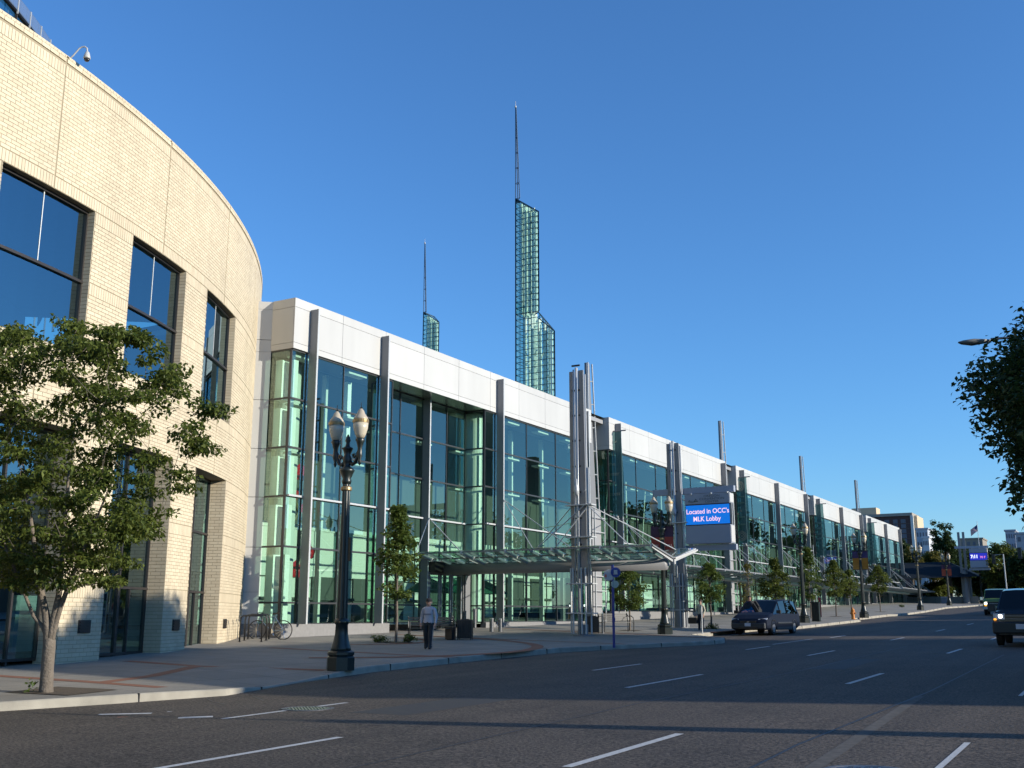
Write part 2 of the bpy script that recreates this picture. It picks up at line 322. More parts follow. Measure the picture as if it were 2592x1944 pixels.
struct(strip('soil_bed', [(-17.3,12.75),(-15.95,13.0)], 1.25, walkz, MT['soil'], .012))
# ------------------------------------------------------------------ cream brick rotunda (left)
CX, CYc, RR = -58.2, 7.19, 37.0
def pol(phi, r, z=0): a = rad(phi); return (CX+r*math.cos(a), CYc+r*math.sin(a), z)
TOP, HEAD2, SILL2, HEAD1, BASE = 14.07, 10.45, 6.55, 4.58, -1.45
rot = thing('brick_rotunda', 'curved cream brick building with tall dark windows at the left edge', 'building', (CX, CYc, -1))
rot_inv = Matrix.Translation((-CX, -CYc, 1))
def rbuild(m, name, mt, parent=None, **k):
    m.v = [(x-CX, y-CYc, z+1) for x, y, z in m.v]; return m.build(name, mt, parent or rot, **k)
OPEN = [(10.55-7.85*k, 15.68-7.85*k) for k in (2, 1)]+[(10.55,15.68),(18.42,23.52),(26.28,31.45)]
PH0, PH1 = -14, 50
phs = sorted(set([PH0, PH1]+[p for o in OPEN for p in o]+[float(x) for x in np.arange(PH0, PH1+.1, 1)]))
def in_open(p, z, lo=True):
    if any(a < p < b for a, b in OPEN):
        return (SILL2 < z < HEAD2) or z < HEAD1
    return False
w = M()
zs = [BASE, HEAD1, SILL2, HEAD2, TOP-.02]
for a, b in zip(phs, phs[1:]):
    for z0, z1 in zip(zs, zs[1:]):
        if in_open((a+b)/2, (z0+z1)/2): continue
        r = RR-.014
        w.add([pol(a,r,z0),pol(b,r,z0),pol(b,r,z1),pol(a,r,z1)], [(0,1,2,3)])
    w.add([pol(a,RR-.01,TOP-.02),pol(b,RR-.01,TOP-.02),pol(b,RR-9.2,TOP-.02),pol(a,RR-9.2,TOP-.02)], [(0,1,2,3)])
for a, b in OPEN:            # reveals: soffits, sills, jambs
    for z0, z1, d in ((SILL2, HEAD2, .30), (BASE, HEAD1, .62)):
        for p in (a, b): w.add([pol(p,RR-.014,z0),pol(p,RR-d,z0),pol(p,RR-d,z1),pol(p,RR-.014,z1)], [(0,1,2,3)])
        n = 6
        for i in range(n):
            p, q = a+(b-a)*i/n, a+(b-a)*(i+1)/n
            for z in (z0, z1): w.add([pol(p,RR-.014,z),pol(q,RR-.014,z),pol(q,RR-d,z),pol(p,RR-d,z)], [(0,1,2,3)])
rbuild(w, 'mortar_wall', MT['mortar'])
# bricks: every one is real; the largest in view are objects of their own
BL, BH, JT = .29, .0915, .011
LINES = [.77, 2.71, HEAD1, SILL2, 8.5, HEAD2]
bricks = []          # (phi, z, length, height, proud)
def course(z, h, L, stag, proud=0, p0=5.0, p1=46.0):
    step = math.degrees((L+JT)/RR)
    n = int((p1-p0)/step)
    for i in range(n):
        p = p0+(i+stag)*step
        if any(a-.01 < p+s*step*.5 < b+.01 for a, b in OPEN for s in (-.93, .93)) and in_open2(p, step, z):
            q0, q1 = p-step/2, p+step/2
            for a, b in OPEN:             # cut bricks at the jambs
                if q0 < a < q1: q1 = a-.004
                elif q0 < b < q1: q0 = b+.004
                elif a <= q0 and q1 <= b: q1 = q0
            if q1-q0 > .09: bricks.append(((q0+q1)/2, z, rad(q1-q0)*RR-JT, h, proud))
            continue
        if z > HEAD2-.05 or HEAD1 < z < SILL2:       # control joints over the openings
            c = [13.15, 21.0, 28.95, 36.85]
            if any(abs(p-x) < step*.5+.01 for x in c):
                for x in c:
                    if abs(p-x) < step*.5+.01:
                        for q0, q1 in ((p-step/2, x-.03), (x+.03, p+step/2)):
                            if q1-q0 > .08: bricks.append(((q0+q1)/2, z, rad(q1-q0)*RR-JT, h, proud))
                continue
        bricks.append((p, z, L, h, proud))
def in_open2(p, step, z): return (SILL2+.01 < z < HEAD2-.01) or z < HEAD1-.01
def field(z0, z1, soldier_top=True):
    zt = z1-.022
    if soldier_top: course(zt-.15, .30, BH, 0, 0); zt -= .30+JT
    n = round((zt-z0)/(BH+JT)); h = (zt-z0)/n-JT
    for i in range(n): course(z0+(i+.5)*(h+JT), h, BL, .5*(i%2))
field(-1.3, .77); field(.77, 2.71); field(2.71, HEAD1); field(HEAD1, SILL2); field(SILL2, 8.5); field(8.5, HEAD2)
course(HEAD2+.012+.15, .30, BH, 0); field(HEAD2+.335, 13.84)
course(13.95, .105, BL, 0, .014); course(14.04, .06, .13, .3, .014)
def bverts(b):
    p, z, L, h, pr = b; dp = math.degrees(L/2/RR); r1 = RR+pr; r0 = RR-.02
    return [pol(p-dp,r0,z-h/2),pol(p+dp,r0,z-h/2),pol(p+dp,r0,z+h/2),pol(p-dp,r0,z+h/2),pol(p-dp,r1,z-h/2),pol(p+dp,r1,z-h/2),pol(p+dp,r1,z+h/2),pol(p-dp,r1,z+h/2)]
BF = [(4,5,6,7),(0,1,5,4),(1,2,6,5),(2,3,7,6),(3,0,4,7)]
def bsize(b):
    if abs(b[2]-BL) > .001 or b[4] > 0 or abs(b[3]-BH) > .008: return 0
    x, y, d = proj(np.array(pol(b[0], RR, b[1])))
    if d < 1 or not (5 < x < 2592 and 5 < y < 1944): return 0
    if x < 470 and 800 < y < 1480: return 0
    n = np.array([math.cos(rad(b[0])), math.sin(rad(b[0]))]); q = np.array(pol(b[0], RR, 0))[:2]
    return max(0, -(n@q)/np.hypot(*q))/d
order = sorted(range(len(bricks)), key=lambda i: -bsize(bricks[i])); single = set(order[:300])
bm_ = M()
for i, b in enumerate(bricks):
    if i not in single: bm_.add(bverts(b), BF)
# bricks of the jambs (south and north cheeks of the openings)
for a, b in OPEN[2:]:
    for p in (a, b):
        for z0, z1, d in ((SILL2, HEAD2, .30), (-1.2, HEAD1, .62)):
            n = int((z1-z0)/(BH+JT)); sgn = 1 if p == a else -1
            for i in range(n):
                zc = z0+(i+.5)*(BH+JT); k = 2 if d > .4 else 1; wd = d/k
                for j in range(k+(i%2 if k == 2 else 0)):
                    r1 = RR-.0-j*wd+(wd/2 if (i%2 and k == 2) else 0); r0 = r1-wd+JT
                    r1 = min(r1, RR-.002); r0 = max(r0, RR-d)
                    if r1-r0 < .04: continue
                    e = math.degrees(.012/RR)*sgn; z_ = BH/2
                    bm_.add([pol(p,r0,zc-z_),pol(p,r1,zc-z_),pol(p,r1,zc+z_),pol(p,r0,zc+z_),pol(p+e,r0,zc-z_),pol(p+e,r1,zc-z_),pol(p+e,r1,zc+z_),pol(p+e,r0,zc+z_)], BF)
rbuild(bm_, 'brickwork', MT['brick'], kind='stuff')
ub = M(); hL, hh = BL/2, BH/2
ub.add([(-.02,-hL,-hh),(-.02,hL,-hh),(-.02,hL,hh),(-.02,-hL,hh),(0,-hL,-hh),(0,hL,-hh),(0,hL,hh),(0,-hL,hh)], BF)
ume = None
for i in single:
    p, z, L, h, pr = bricks[i]
    if ume is None:
        o = ub.build('brick', MT['brick1'], rot); ume = o.data
    else: o = link('brick', ume, rot)
    x, y, _ = pol(p, RR, 0); o.location = (x-CX, y-CYc, z+1); o.rotation_euler = (0, 0, rad(p)); o.scale = (1, 1, h/BH)
# windows
def ring(m, p0, p1, r, dr, z0, z1, n=6):
    "curved bar between angles"
    for i in range(n):
        a, b = p0+(p1-p0)*i/n, p0+(p1-p0)*(i+1)/n
        q = [pol(a,r,z0),pol(b,r,z0),pol(b,r,z1),pol(a,r,z1),pol(a,r+dr,z0),pol(b,r+dr,z0),pol(b,r+dr,z1),pol(a,r+dr,z1)]
        m.add(q, [(4,5,6,7),(0,1,5,4),(2,3,7,6),(1,2,6,5),(3,0,4,7)])
def curtain(a, b, r, z0, z1, cells, trans, vert, doorvert=()):
    f = M(); e = .09
    ring(f, a, a+e, r-.04, .10, z0, z1, 1); ring(f, b-e, b, r-.04, .10, z0, z1, 1)
    ring(f, a, b, r-.04, .10, z1-.07, z1); ring(f, a, b, r-.04, .10, z0, z0+.07)
    for z in trans: ring(f, a, b, r-.04, .12, z-.035, z+.035)
    for p, u0, u1, wv in vert: ring(f, p-wv, p+wv, r-.03, .08, u0, u1, 1)
    fr = rbuild(f, 'window', MT['dark'])
    for c0, c1, u0, u1 in cells:
        g = M(); n = 3
        for i in range(n):
            p, q = c0+(c1-c0)*i/n, c0+(c1-c0)*(i+1)/n
            g.add([pol(p,r,u0),pol(q,r,u0),pol(q,r,u1),pol(p,r,u1)], [(0,1,2,3)])
        g.v = [(x-CX, y-CYc, z+1) for x, y, z in g.v]; g.build('pane', MT['bglass'], fr)
    return fr
sil = mat('white_sealant', (.6,.62,.62), .5)
for a, b in OPEN:
    m_ = (a+b)/2
    fr = curtain(a, b, RR-.26, SILL2, HEAD2, [(a,m_,SILL2,8.5),(m_,b,SILL2,8.5),(a,m_-.02,8.5,HEAD2),(m_+.02,b,8.5,HEAD2)], [8.5], [])
    s = M(); ring(s, m_-.02, m_+.02, RR-.27, .02, 8.54, HEAD2-.07, 1); s.v = [(x-CX,y-CYc,z+1) for x,y,z in s.v]; s.build('sealant_joint', sil, fr)
    curtain(a, b, RR-.58, BASE+.4, HEAD1, [(a,m_,2.71,HEAD1),(m_,b,2.71,HEAD1),(a,m_,.77,2.71),(m_,b,.77,2.71),(a,m_,BASE+.4,.77),(m_,b,BASE+.4,.77)], [2.71,.77],
            [(m_,.77,HEAD1,.05),(a+.5,BASE,.77,.06),(m_,BASE,.77,.1),(b-1.6,BASE,.77,.05)])
# rooms behind: floors, inner wall, ceilings with light strips
inn = M()
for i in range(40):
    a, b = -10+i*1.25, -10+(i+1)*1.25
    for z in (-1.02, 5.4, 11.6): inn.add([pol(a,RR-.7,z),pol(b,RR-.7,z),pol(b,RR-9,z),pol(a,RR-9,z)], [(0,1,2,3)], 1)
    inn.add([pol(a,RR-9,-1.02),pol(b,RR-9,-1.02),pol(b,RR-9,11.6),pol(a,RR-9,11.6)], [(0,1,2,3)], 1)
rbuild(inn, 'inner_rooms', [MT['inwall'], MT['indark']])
pw = M()
ring(pw, 19.6, 21.4, RR-3.2, .15, -.95, .55, 3); ring(pw, 12.9, 14.3, RR-2.6, .15, -.9, .9, 3); ring(pw, 20.6, 21.1, RR-2.4, .1, .9, 2.4, 2)
ring(pw, 12.6, 13.6, RR-3.6, .1, 1.0, 3.2, 2); ring(pw, 14.7, 15.3, RR-3.0, .1, -.6, 2.5, 2)
rbuild(pw, 'lobby_partition', mat('partition_white', (.80,.82,.78), .7))
st = M()
b0, b1 = [pol(9.5, RR-2.2, 7.75), pol(13.2, RR-2.2, 7.35)]
st.add([pol(9.0,RR-2.0,7.95),pol(13.4,RR-2.0,7.75),pol(13.4,RR-2.0,7.1),pol(9.0,RR-2.0,7.75)], [(0,1,2,3)]); st.add([pol(13.1,RR-2.0,7.08),pol(13.35,RR-2.0,7.08),pol(13.3,RR-2.0,6.95),pol(13.15,RR-2.0,6.95)], [(0,1,2,3)])
st.prism([pol(9.0,RR-2.03,7.95),pol(13.4,RR-2.03,7.75),pol(13.4,RR-2.03,7.1),pol(9.0,RR-2.03,7.72)], (-.12,-.05,0))
rbuild(st, 'stair_soffit', mat('soffit_white', (.80,.82,.80), .7))
lv = MT['mull']
for p in (17.25, 25.0, 33.0):
    v = M(); ring(v, p-.38, p+.38, RR+.002, .03, -.42, -.1, 1)
    for k in range(4): ring(v, p-.34, p+.34, RR+.03, .02, -.40+.075*k, -.36+.075*k, 1)
    rbuild(v, 'wall_vent', MT['dark'])
cp = M(); ring(cp, PH0, PH1, RR-.35, .36, TOP+.001, TOP+.02, 60); rbuild(cp, 'coping', mat('coping', (.52,.45,.33), .7))
# glass drum on the roof
dr = M(); Rd = RR-8.4
ring(dr, -20, 62, Rd-.1, .06, TOP-.1, 21.75, 60); d1 = rbuild(dr, 'rooftop_drum', MT['bglass'])
dm = M()
ring(dm, -20, 62, Rd-.05, .12, 21.7, 21.85, 60)
for k in range(20): ring(dm, -2+k*3.9-.06, -2+k*3.9+.06, Rd-.03, .08, TOP, 21.75, 1)
ring(dm, -20, 62, Rd-.9, .05, TOP-.1, 21.75, 60)
rbuild(dm, 'drum_frame', MT['dark'])
bal = M(); ring(bal, -20, 62, Rd+.12, .015, 21.72, 22.25, 80); rbuild(bal, 'glass_balustrade', glass('grey_glass', (.45,.52,.6), .1, haze=.35, hcol=(.25,.33,.45)))
bp = M()
for k in range(42): ring(bp, -19.9+k*1.95, -19.9+k*1.95+.07, Rd+.1, .05, 21.6, 22.28, 1)
rbuild(bp, 'balustrade_posts', MT['silver'])
# ------------------------------------------------------------------ long glass hall
XF, ZT, ZB = -28.0, 12.64, 10.54
hall = thing('glass_hall', 'long green glass convention hall with white metal fascia along the street', 'building', (XF, 31, -.8))
def hb(m, name, mt, parent=None, **k):
    m.v = [(x-XF, y-31, z+.8) for x, y, z in m.v]; return m.build(name, mt, parent or hall, **k)
SEG = [(31.1,58.74),(61.4,84.66),(87.38,110.69),(113.64,137.16),(140.0,163.1)]
BZ = [-.31,.28,.75,1.15,1.55]; XR = -29.3
cache = {}
def piece(name, mt, x0, x1, y0, y1, z0, z1, flat=None):
    "box piece (or a single sheet when flat) sharing its mesh with pieces of the same size"
    key = (name, mt.name, round(x1-x0, 2), round(y1-y0, 2), round(z1-z0, 2), flat)
    c = ((x0+x1)/2, (y0+y1)/2, (z0+z1)/2)
    if key not in cache:
        m = M(); a, b, d = (x1-x0)/2, (y1-y0)/2, (z1-z0)/2
        if flat == 'x': m.add([(0,-b,-d),(0,b,-d),(0,b,d),(0,-b,d)], [(0,1,2,3)])
        elif flat == 'y': m.add([(-a,0,-d),(a,0,-d),(a,0,d),(-a,0,d)], [(0,1,2,3)])
        else: m.box(-a, a, -b, b, -d, d)
        o = m.build(name, mt, hall); cache[key] = o.data
    else: o = link(name, cache[key], hall)
    o.location = (c[0]-XF, c[1]-31, c[2]+.8); return o
bk = M()
for s, (y0, y1) in enumerate(SEG):
    bk.box(-29.9, XF-.06, y0+.05, y1-.05, ZB+.03, ZT-.03)
    n = max(1, round((y1-y0)/3.2)); st_ = (y1-y0)/n; g = .009
    for k in range(n):
        a, b = y0+k*st_+g, y0+(k+1)*st_-g
        if k == 0: a = y0+.001
        piece('fascia_panel', MT['white_panel'], XF-.06, XF, a, b, 10.79, 12.26); piece('fascia_panel', MT['white_panel'], XF-.06, XF, a, b, 12.275, ZT); piece('fascia_panel', MT['white_panel'], XF-.06, XF, a, b, ZB, 10.775)
    for z0, z1 in ((10.79,12.26),(12.275,ZT),(ZB,10.775)):       # south return of the fascia
        piece('fascia_panel', MT['white_panel'], -29.2 if s == 0 else -29.9, XF-.066, y0, y0+.06, z0, z1)
hb(bk, 'fascia_backing', MT['dark'])
TR = [8.515, 6.54, 4.6, 2.64, .5]
def rows(b): return [ZB]+[z for z in TR if z > b+.3]+[b]
FINS = []
def wall_x(x, cols, zb, thick_from=None):
    "glazing in the street plane: panes, transoms, mullions; cols = list of Y stations"
    rz_ = rows(zb)
    for y0, y1 in zip(cols, cols[1:]):
        for zt, zl in zip(rz_, rz_[1:]): piece('glass_pane', MT['glass'], x, x, y0+.02, y1-.02, zl+.02, zt-.02, 'x')
    for zt in rz_[1:]:
        big = abs(zt-4.6) < .01
        piece('transom', MT['mull'], x-.07, x+.05, cols[0], cols[-1], zt-.035, zt+.035)
        if big: piece('sill_rail', MT['silver'], x+.055, x+.15, cols[0]+.05, cols[-1]-.05, zt-.01, zt+.065)
    for y in cols: piece('mullion', MT['mull'], x-.09, x+.03, y-.022, y+.022, zb, ZB)
    piece('head_frame', MT['mull'], x-.07, x+.05, cols[0], cols[-1], ZB-.07, ZB-.005)
def wall_y(y, x0, x1, zb):
    rz_ = rows(zb)
    for zt, zl in zip(rz_, rz_[1:]): piece('glass_pane', MT['glass'], x0+.03, x1-.03, y, y, zl+.02, zt-.02, 'y')
    for zt in rz_[1:]: piece('transom', MT['mull'], x0, x1, y-.03, y+.03, zt-.035, zt+.035)
    piece('head_frame', MT['mull'], x0, x1, y-.03, y+.03, ZB-.07, ZB-.005)
def fin(y, xb=XF, zt=12.34, zb=-.31):
    FINS.append((y, xb))
    piece('fin', MT['fin'], xb+.004, xb+.40, y-.085, y-.005, zb, zt)
    piece('fin_lit_edge', MT['silver'], xb+.402, xb+.43, y-.088, y-.002, zb, zt)  # paler front strip: the sunlit edge put into the fin's colour
XG = XF-.14
# segment 1 with its recessed entrance
b = BZ[0]
wall_y(31.16, -29.2, XG, b); wall_x(XG, [31.18,32.1], b); wall_x(XG, [32.1,34.49,36.95], b); wall_x(XG, [36.95,38.0], b)
wall_x(XR, [38.05,40.25,42.2,44.3,46.05], b); wall_y(46.1, XR, XG, b); wall_y(38.02, XR, XG, b)
wall_x(XG, [46.12,47.17], b); wall_x(XG, [47.17,50.6,54.1,57.52], b); wall_x(XG, [57.52,58.7], b); wall_y(58.7, -29.6, XG, b)
for y in (32.14,36.99,47.21,57.56): fin(y)
fin(42.26, XR, ZB-.01)
piece('soffit', mat('soffit_metal', (.30,.30,.27), .25, metal=.6), XR-.1, XF-.07, 38.0, 46.1, ZB-.004, ZB+.02)
for s in range(1, 5):
    y0, y1 = SEG[s]; b = BZ[s]; ya, yb = y0+1.03, y1-1.14; ym = (ya+yb)/2
    for y in (ya, ym, yb): fin(y, zb=b)
    wall_y(y0+.06, -29.6, XG, b)
    t = (ym-ya)/3
    wall_x(XG, [y0+.08, ya-.04], b); wall_x(XG, [ya-.04, ya+t, ya+2*t, ym-.04], b); wall_x(XG, [ym-.04, ym+t, ym+2*t, yb-.04], b); wall_x(XG, [yb-.04, y1-.04], b)
# plinths, floors, inner walls
for s, (y0, y1) in enumerate(SEG):
    b = BZ[s]
    if s == 0:
        for ya, yb, x in ((31.12,38.0,XF),(38.0,42.2,XR+.16),(45.9,46.1,XR+.16),(46.1,58.7,XF)): piece('plinth', MT['plinth'], x-.3, x+.02, ya, yb, -1.3, b)
        piece('plinth', MT['plinth'], -29.3, XF-.3, 31.1, 31.4, -1.3, b)
    else: piece('plinth', MT['plinth'], XF-.3, XF+.02, y0, y1, walkz(-28, y0)-.4, b)
inn = M(); lit = M(); flo = M()
for s, (y0, y1) in enumerate(SEG):
    e = SEG[s+1][0] if s < 4 else y1
    flo.add([(XR-.05 if s else XG-.05,y0,BZ[s]-.06),(XR-.05 if s else XG-.05,e,BZ[s]-.06),(-42,e,BZ[s]-.06),(-42,y0,BZ[s]-.06)], [(0,1,2,3)])
    zl_ = 4.35 if s == 0 else 2.75  # pale paint stops at the height that looks lit
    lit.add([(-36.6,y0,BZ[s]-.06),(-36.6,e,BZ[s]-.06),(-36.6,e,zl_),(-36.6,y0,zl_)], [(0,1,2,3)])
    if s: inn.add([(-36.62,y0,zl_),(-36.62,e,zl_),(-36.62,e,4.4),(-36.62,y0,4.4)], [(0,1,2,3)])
    inn.add([(-36.9,y0,4.35),(-36.9,e,4.35),(-36.9,e,12.2),(-36.9,y0,12.2)], [(0,1,2,3)])  # upper back wall: the hall's darkness put into its dark colour
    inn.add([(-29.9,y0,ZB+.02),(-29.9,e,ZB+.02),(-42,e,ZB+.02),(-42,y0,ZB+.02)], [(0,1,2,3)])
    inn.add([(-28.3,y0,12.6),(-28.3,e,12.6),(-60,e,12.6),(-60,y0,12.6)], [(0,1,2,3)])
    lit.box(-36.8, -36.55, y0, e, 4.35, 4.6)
    for k in range(8):                          # dark doorways and joints in the pale inner wall
        yy = y0+1.5+k*3.4
        if yy+1.2 < e:
            inn.box(-36.59, -36.5, yy, yy+(1.3 if k % 3 else 2.2), BZ[s], BZ[s]+2.3); inn.box(-36.57, -36.54, yy+2.4, yy+2.46, BZ[s], 4.3)
    inn.box(-36.57, -36.53, y0, e, 2.0+BZ[s]*.3, 2.05+BZ[s]*.3); inn.box(-36.58, -36.4, y0, e, .95+BZ[s]*.5, 1.08+BZ[s]*.5)
    inn.box(-36.9, -30.2, e-.2, e-.05, BZ[s], 12) if s == 4 else None
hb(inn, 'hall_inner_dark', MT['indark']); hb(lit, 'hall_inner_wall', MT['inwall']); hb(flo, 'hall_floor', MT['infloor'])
rf = M(); rf.box(-75, -28.4, 31.4, 163, 12.2, 12.45); hb(rf, 'roof', MT['grey_panel'])
bw = M(); bw.box(-75.2, -75, 31.4, 163, -1.5, 12.4); bw.box(-75, -42, 162.9, 163.1, 0, 12.4); bw.box(-42, -28.3, 162.9, 163.1, 1, 12.6); hb(bw, 'rear_wall', MT['grey_panel'])
# angled grey wall between the rotunda and the hall, in panels
ax, ay = -29.2, 31.12; bx, by = -30.3, 30.2
for z0, z1 in ((-.3,.9),(.91,2.62),(2.64,4.58),(4.6,6.52),(6.54,8.5),(8.52,10.5),(10.51,11.0),(11.02,12.3),(12.31,12.63)):
    m = M(); m.prism([(ax,ay,z0),(bx,by,z0),(bx,by,z1),(ax,ay,z1)], (-.05,.05,0)); hb(m, 'wall_panel', MT['white_panel'])
m = M(); m.prism([(ax-.06,ay+.06,-1.3),(bx-.06,by+.06,-1.3),(bx-.06,by+.06,12.6),(ax-.06,ay+.06,12.6)], (-.05,.05,0)); hb(m, 'wall_backing', MT['dark'])
m = M(); m.prism([(ax,ay,-1.3),(bx,by,-1.3),(bx,by,-.31),(ax,ay,-.31)], (-.05,.05,0)); hb(m, 'plinth', MT['plinth'])
m = M(); m.box(-29.72, -29.66, 30.62, 30.72, 11.7, 11.9); hb(m, 'scupper', mat('blue_scupper', (.2,.3,.5), .4))
# gaps between segments: grey recess walls, round lobby columns
for s in range(4):
    y0, y1 = SEG[s][1], SEG[s+1][0]
    gp = M(); gp.box(-29.9, -29.65, y0, y1, ZB-.2, ZT-.4); gp.box(-30.3, -30.1, y0, y1, walkz(-28,y0)-.3, 2.3); hb(gp, 'recess_wall', MT['grey_panel'])
    piece('glass_pane', MT['glass'], -29.7, -29.7, y0, y1, BZ[s], ZB-.22, 'x')
for y in (33.2, 47.9):
    c = M(); c.lathe([(.55,-.4),(.55,10.5)], (-30.1 if y < 40 else -29.4+.1, y if y < 40 else 46.95, 0), 24); hb(c, 'lobby_column', MT['inwall'], smooth=False)
WPM = mat('white_post_paint', (.85,.85,.82), .6)
for a in ((-29.17,-28.82,31.42,31.97),(-28.62,-28.38,31.6,31.88),(-29.3,-29.1,36.0,36.25),(-28.75,-28.6,45.0+1.35,46.52)):
    m = M()
    for z0, z1 in ((-.31,2.35),(2.68,4.3),(4.64,6.25),(6.58,8.2),(8.55,10.2)): m.box(*a, z0, z1)  # gaps below the transoms: shade there cut into the post's shape
    hb(m, 'white_post', WPM, kind='stuff')
col = M()
for s, (y0, y1) in enumerate(SEG):
    if s == 0:
        for y in (35.6, 52.2, 55.9): col.box(-30.2, -29.95, y-.07, y+.07, -.4, 10.5)
    else:
        for k in range(7):
            y = y0+2.5+k*3.4
            if y < y1: col.tube([(-31.2, y-1.2, BZ[s]), (-31.2, y+.7, 9.3)], .055, 6) if k % 2 else col.tube([(-31.0, y, BZ[s]), (-31.0, y, 9.6)], .07, 8)
hb(col, 'inner_struts', MT['inwall'])
sh = M()
for s, (y0, y1) in enumerate(SEG):
    for z in (8.515, 6.54, ZB-.05):
        k = y0+.5
        while k < y1-1.6: sh.box(-28.75 if s or not (37.5 < k < 46.5) else -29.9, -28.3 if s or not (37.5 < k < 46.5) else -29.45, k, k+1.25, z-.18, z-.10); k += 3.45
hb(sh, 'light_shelves', MT['inwall'])
# entrance doors in the recess
dr = M(); dr.box(XR-.02, XR+.75, 42.32, 45.9, 2.05, 2.55); hb(dr, 'door_canopy', MT['dark'])
for y in (42.75, 43.75, 44.75):
    d = M(); x = XR+.42
    for a, b_ in ((y-.46, y-.36), (y+.36, y+.46)): d.box(x-.03, x+.03, a, b_, -.78, 2.05)
    d.box(x-.03, x+.03, y-.36, y+.36, 1.93, 2.05); d.box(x-.03, x+.03, y-.36, y+.36, -.78, -.62)
    fr = hb(d, 'door', MT['fin'])
    p = M(); p.add([(x,y-.36,-.62),(x,y+.36,-.62),(x,y+.36,1.93),(x,y-.36,1.93)], [(0,1,2,3)]); hb(p, 'pane', MT['glass'], fr)
    q = M(); q.tube([(x+.05,y+.3,.1),(x+.11,y+.3,.13),(x+.11,y+.3,.75),(x+.05,y+.3,.78)], .014, 6); hb(q, 'handle', MT['chrome'], fr)
dp = M(); dp.box(XR, XR+.4, 42.28, 42.34, -.8, 2.05); dp.box(XR, XR+.4, 45.4, 45.46, -.8, 2.05); dp.box(XR, XR+.5, 45.46, 45.9, -.8, 2.05); hb(dp, 'door_cheek', MT['fin'])
# ------------------------------------------------------------------ glass-and-steel towers behind the hall
def tower(x0, y0, zg, label, steps, tip, pitch=.94):
    "steps: list of (left x offset, width, z low, z high at the left, z high at the right)"
    t = thing('glass_tower', label, 'tower', (x0, y0, zg))
    fr = M(); gl = M(); ins = M(); dp = 3.6
    for (w, za, zl, zr) in steps:
        za -= zg; zl -= zg; zr -= zg
        A, B, Cc = (0, 0), (w, 0), (0, w)
        def top(x): return zl+(zr-zl)*x/w
        n = max(3, round(w/1.3))
        for (p, q) in ((A, B), (B, Cc), (Cc, A)):
            ht = lambda s: top(p[0]+(q[0]-p[0])*s)
            for k in range(n+1):
                s = k/n; x, y = p[0]+(q[0]-p[0])*s, p[1]+(q[1]-p[1])*s
                r = .14 if k in (0, n) else .07
                fr.beam((x, y, za), (x, y, ht(s)), r, r)
            z = za
            while z < max(ht(0), ht(1)):
                s0, s1 = 0., 1.
                if z > min(ht(0), ht(1)):
                    c = (z-ht(0))/(ht(1)-ht(0)+1e-9)
                    if ht(0) > ht(1): s1 = c
                    else: s0 = c
                P = lambda s: (p[0]+(q[0]-p[0])*s, p[1]+(q[1]-p[1])*s, z)
                fr.beam(P(s0), P(s1), .075, .075); z += pitch
            c0 = .60 if (len(steps) > 1 and w > 5 and p is A) else 0
            if c0 == 0 and len(steps) > 1 and w > 5 and q is A: c0 = None
            if c0 is not None: fr.beam((p[0]+(q[0]-p[0])*c0,p[1]+(q[1]-p[1])*c0,ht(c0)), (q[0],q[1],ht(1)), .15, .15)
            for k in range(n):
                s0, s1 = k/n, (k+1)/n
                gl.add([(p[0]+(q[0]-p[0])*s0,p[1]+(q[1]-p[1])*s0,za),(p[0]+(q[0]-p[0])*s1,p[1]+(q[1]-p[1])*s1,za),(p[0]+(q[0]-p[0])*s1,p[1]+(q[1]-p[1])*s1,ht(s1)),(p[0]+(q[0]-p[0])*s0,p[1]+(q[1]-p[1])*s0,ht(s0))], [(0,1,2,3)])
        for k in range(15):                       # pale inner tubes and braces
            x = w*(.05+.062*k); y = (w-x)*(.72 if k % 3 == 0 else .5 if k % 3 == 1 else .2)
            if y > .1: ins.tube([(x, y, za), (x, y, top(x)-.3)], .17, 6)
        z = za
        while z < zr-4:
            ins.tube([(w*.15, w*.6, z), (w*.75, w*.15, z+5.5)], .10, 5); ins.tube([(w*.15,.3,z+2), (w*.5,w*.4,z+2)], .09, 5); ins.tube([(w*.5,.4,z+3.8), (w*.2,w*.6,z+3.8)], .12, 5); z += 5.6
        gl.add([(0,0,zl),(w,0,zr),(0,w,zl)], [(0,1,2)]) if w < 5 else None
    fr.build('frame', TWF, t); gl.build('glazing', TWG, t); ins.build('inner_tubes', mat('tower_tubes', (.80,.86,.76), .5), t)
    sp = M(); zt = steps[-1][2]-zg; zt2 = tip-zg
    sp.prism([(0,0,zt-.5),(.75,0,zt-.9),(.0,.75,zt-.5)], (0,0,.4))
    n = 6
    for k in range(n):
        a, b_ = k/n, (k+1)/n; wa, wb = .72*(1-a)+.1*a, .72*(1-b_)+.1*b_; z0, z1 = zt+(zt2-zt)*a, zt+(zt2-zt)*b_
        for a0, a1 in (((0,0),(0,0)),((wa,0),(wb,0)),((0,wa),(0,wb))): sp.beam((*a0,z0),(*a1,z1),.11,.11)
        sp.beam((0,0,z0),(wa,0,z0),.07,.07); sp.beam((wa,0,z0),(0,wa,z0),.07,.07); sp.beam((0,0,z0),(0,wa,z0),.07,.07)
    sp.build('spire', mat('spire_steel', (.06,.10,.16), .5), t)
    tp = M(); tp.lathe([(.06,0),(.17,.15),(.17,.35),(.04,.5),(.04,1.2)], (0,0,zt2-.1), 8); tp.build('beacon', MT['silver'], t)
    return t
TWF = mat('tower_frame', (.012,.035,.05), .5); TWG = glass('tower_glass', (.74,.90,.84), .06, haze=.06, hcol=(.4,.6,.5))
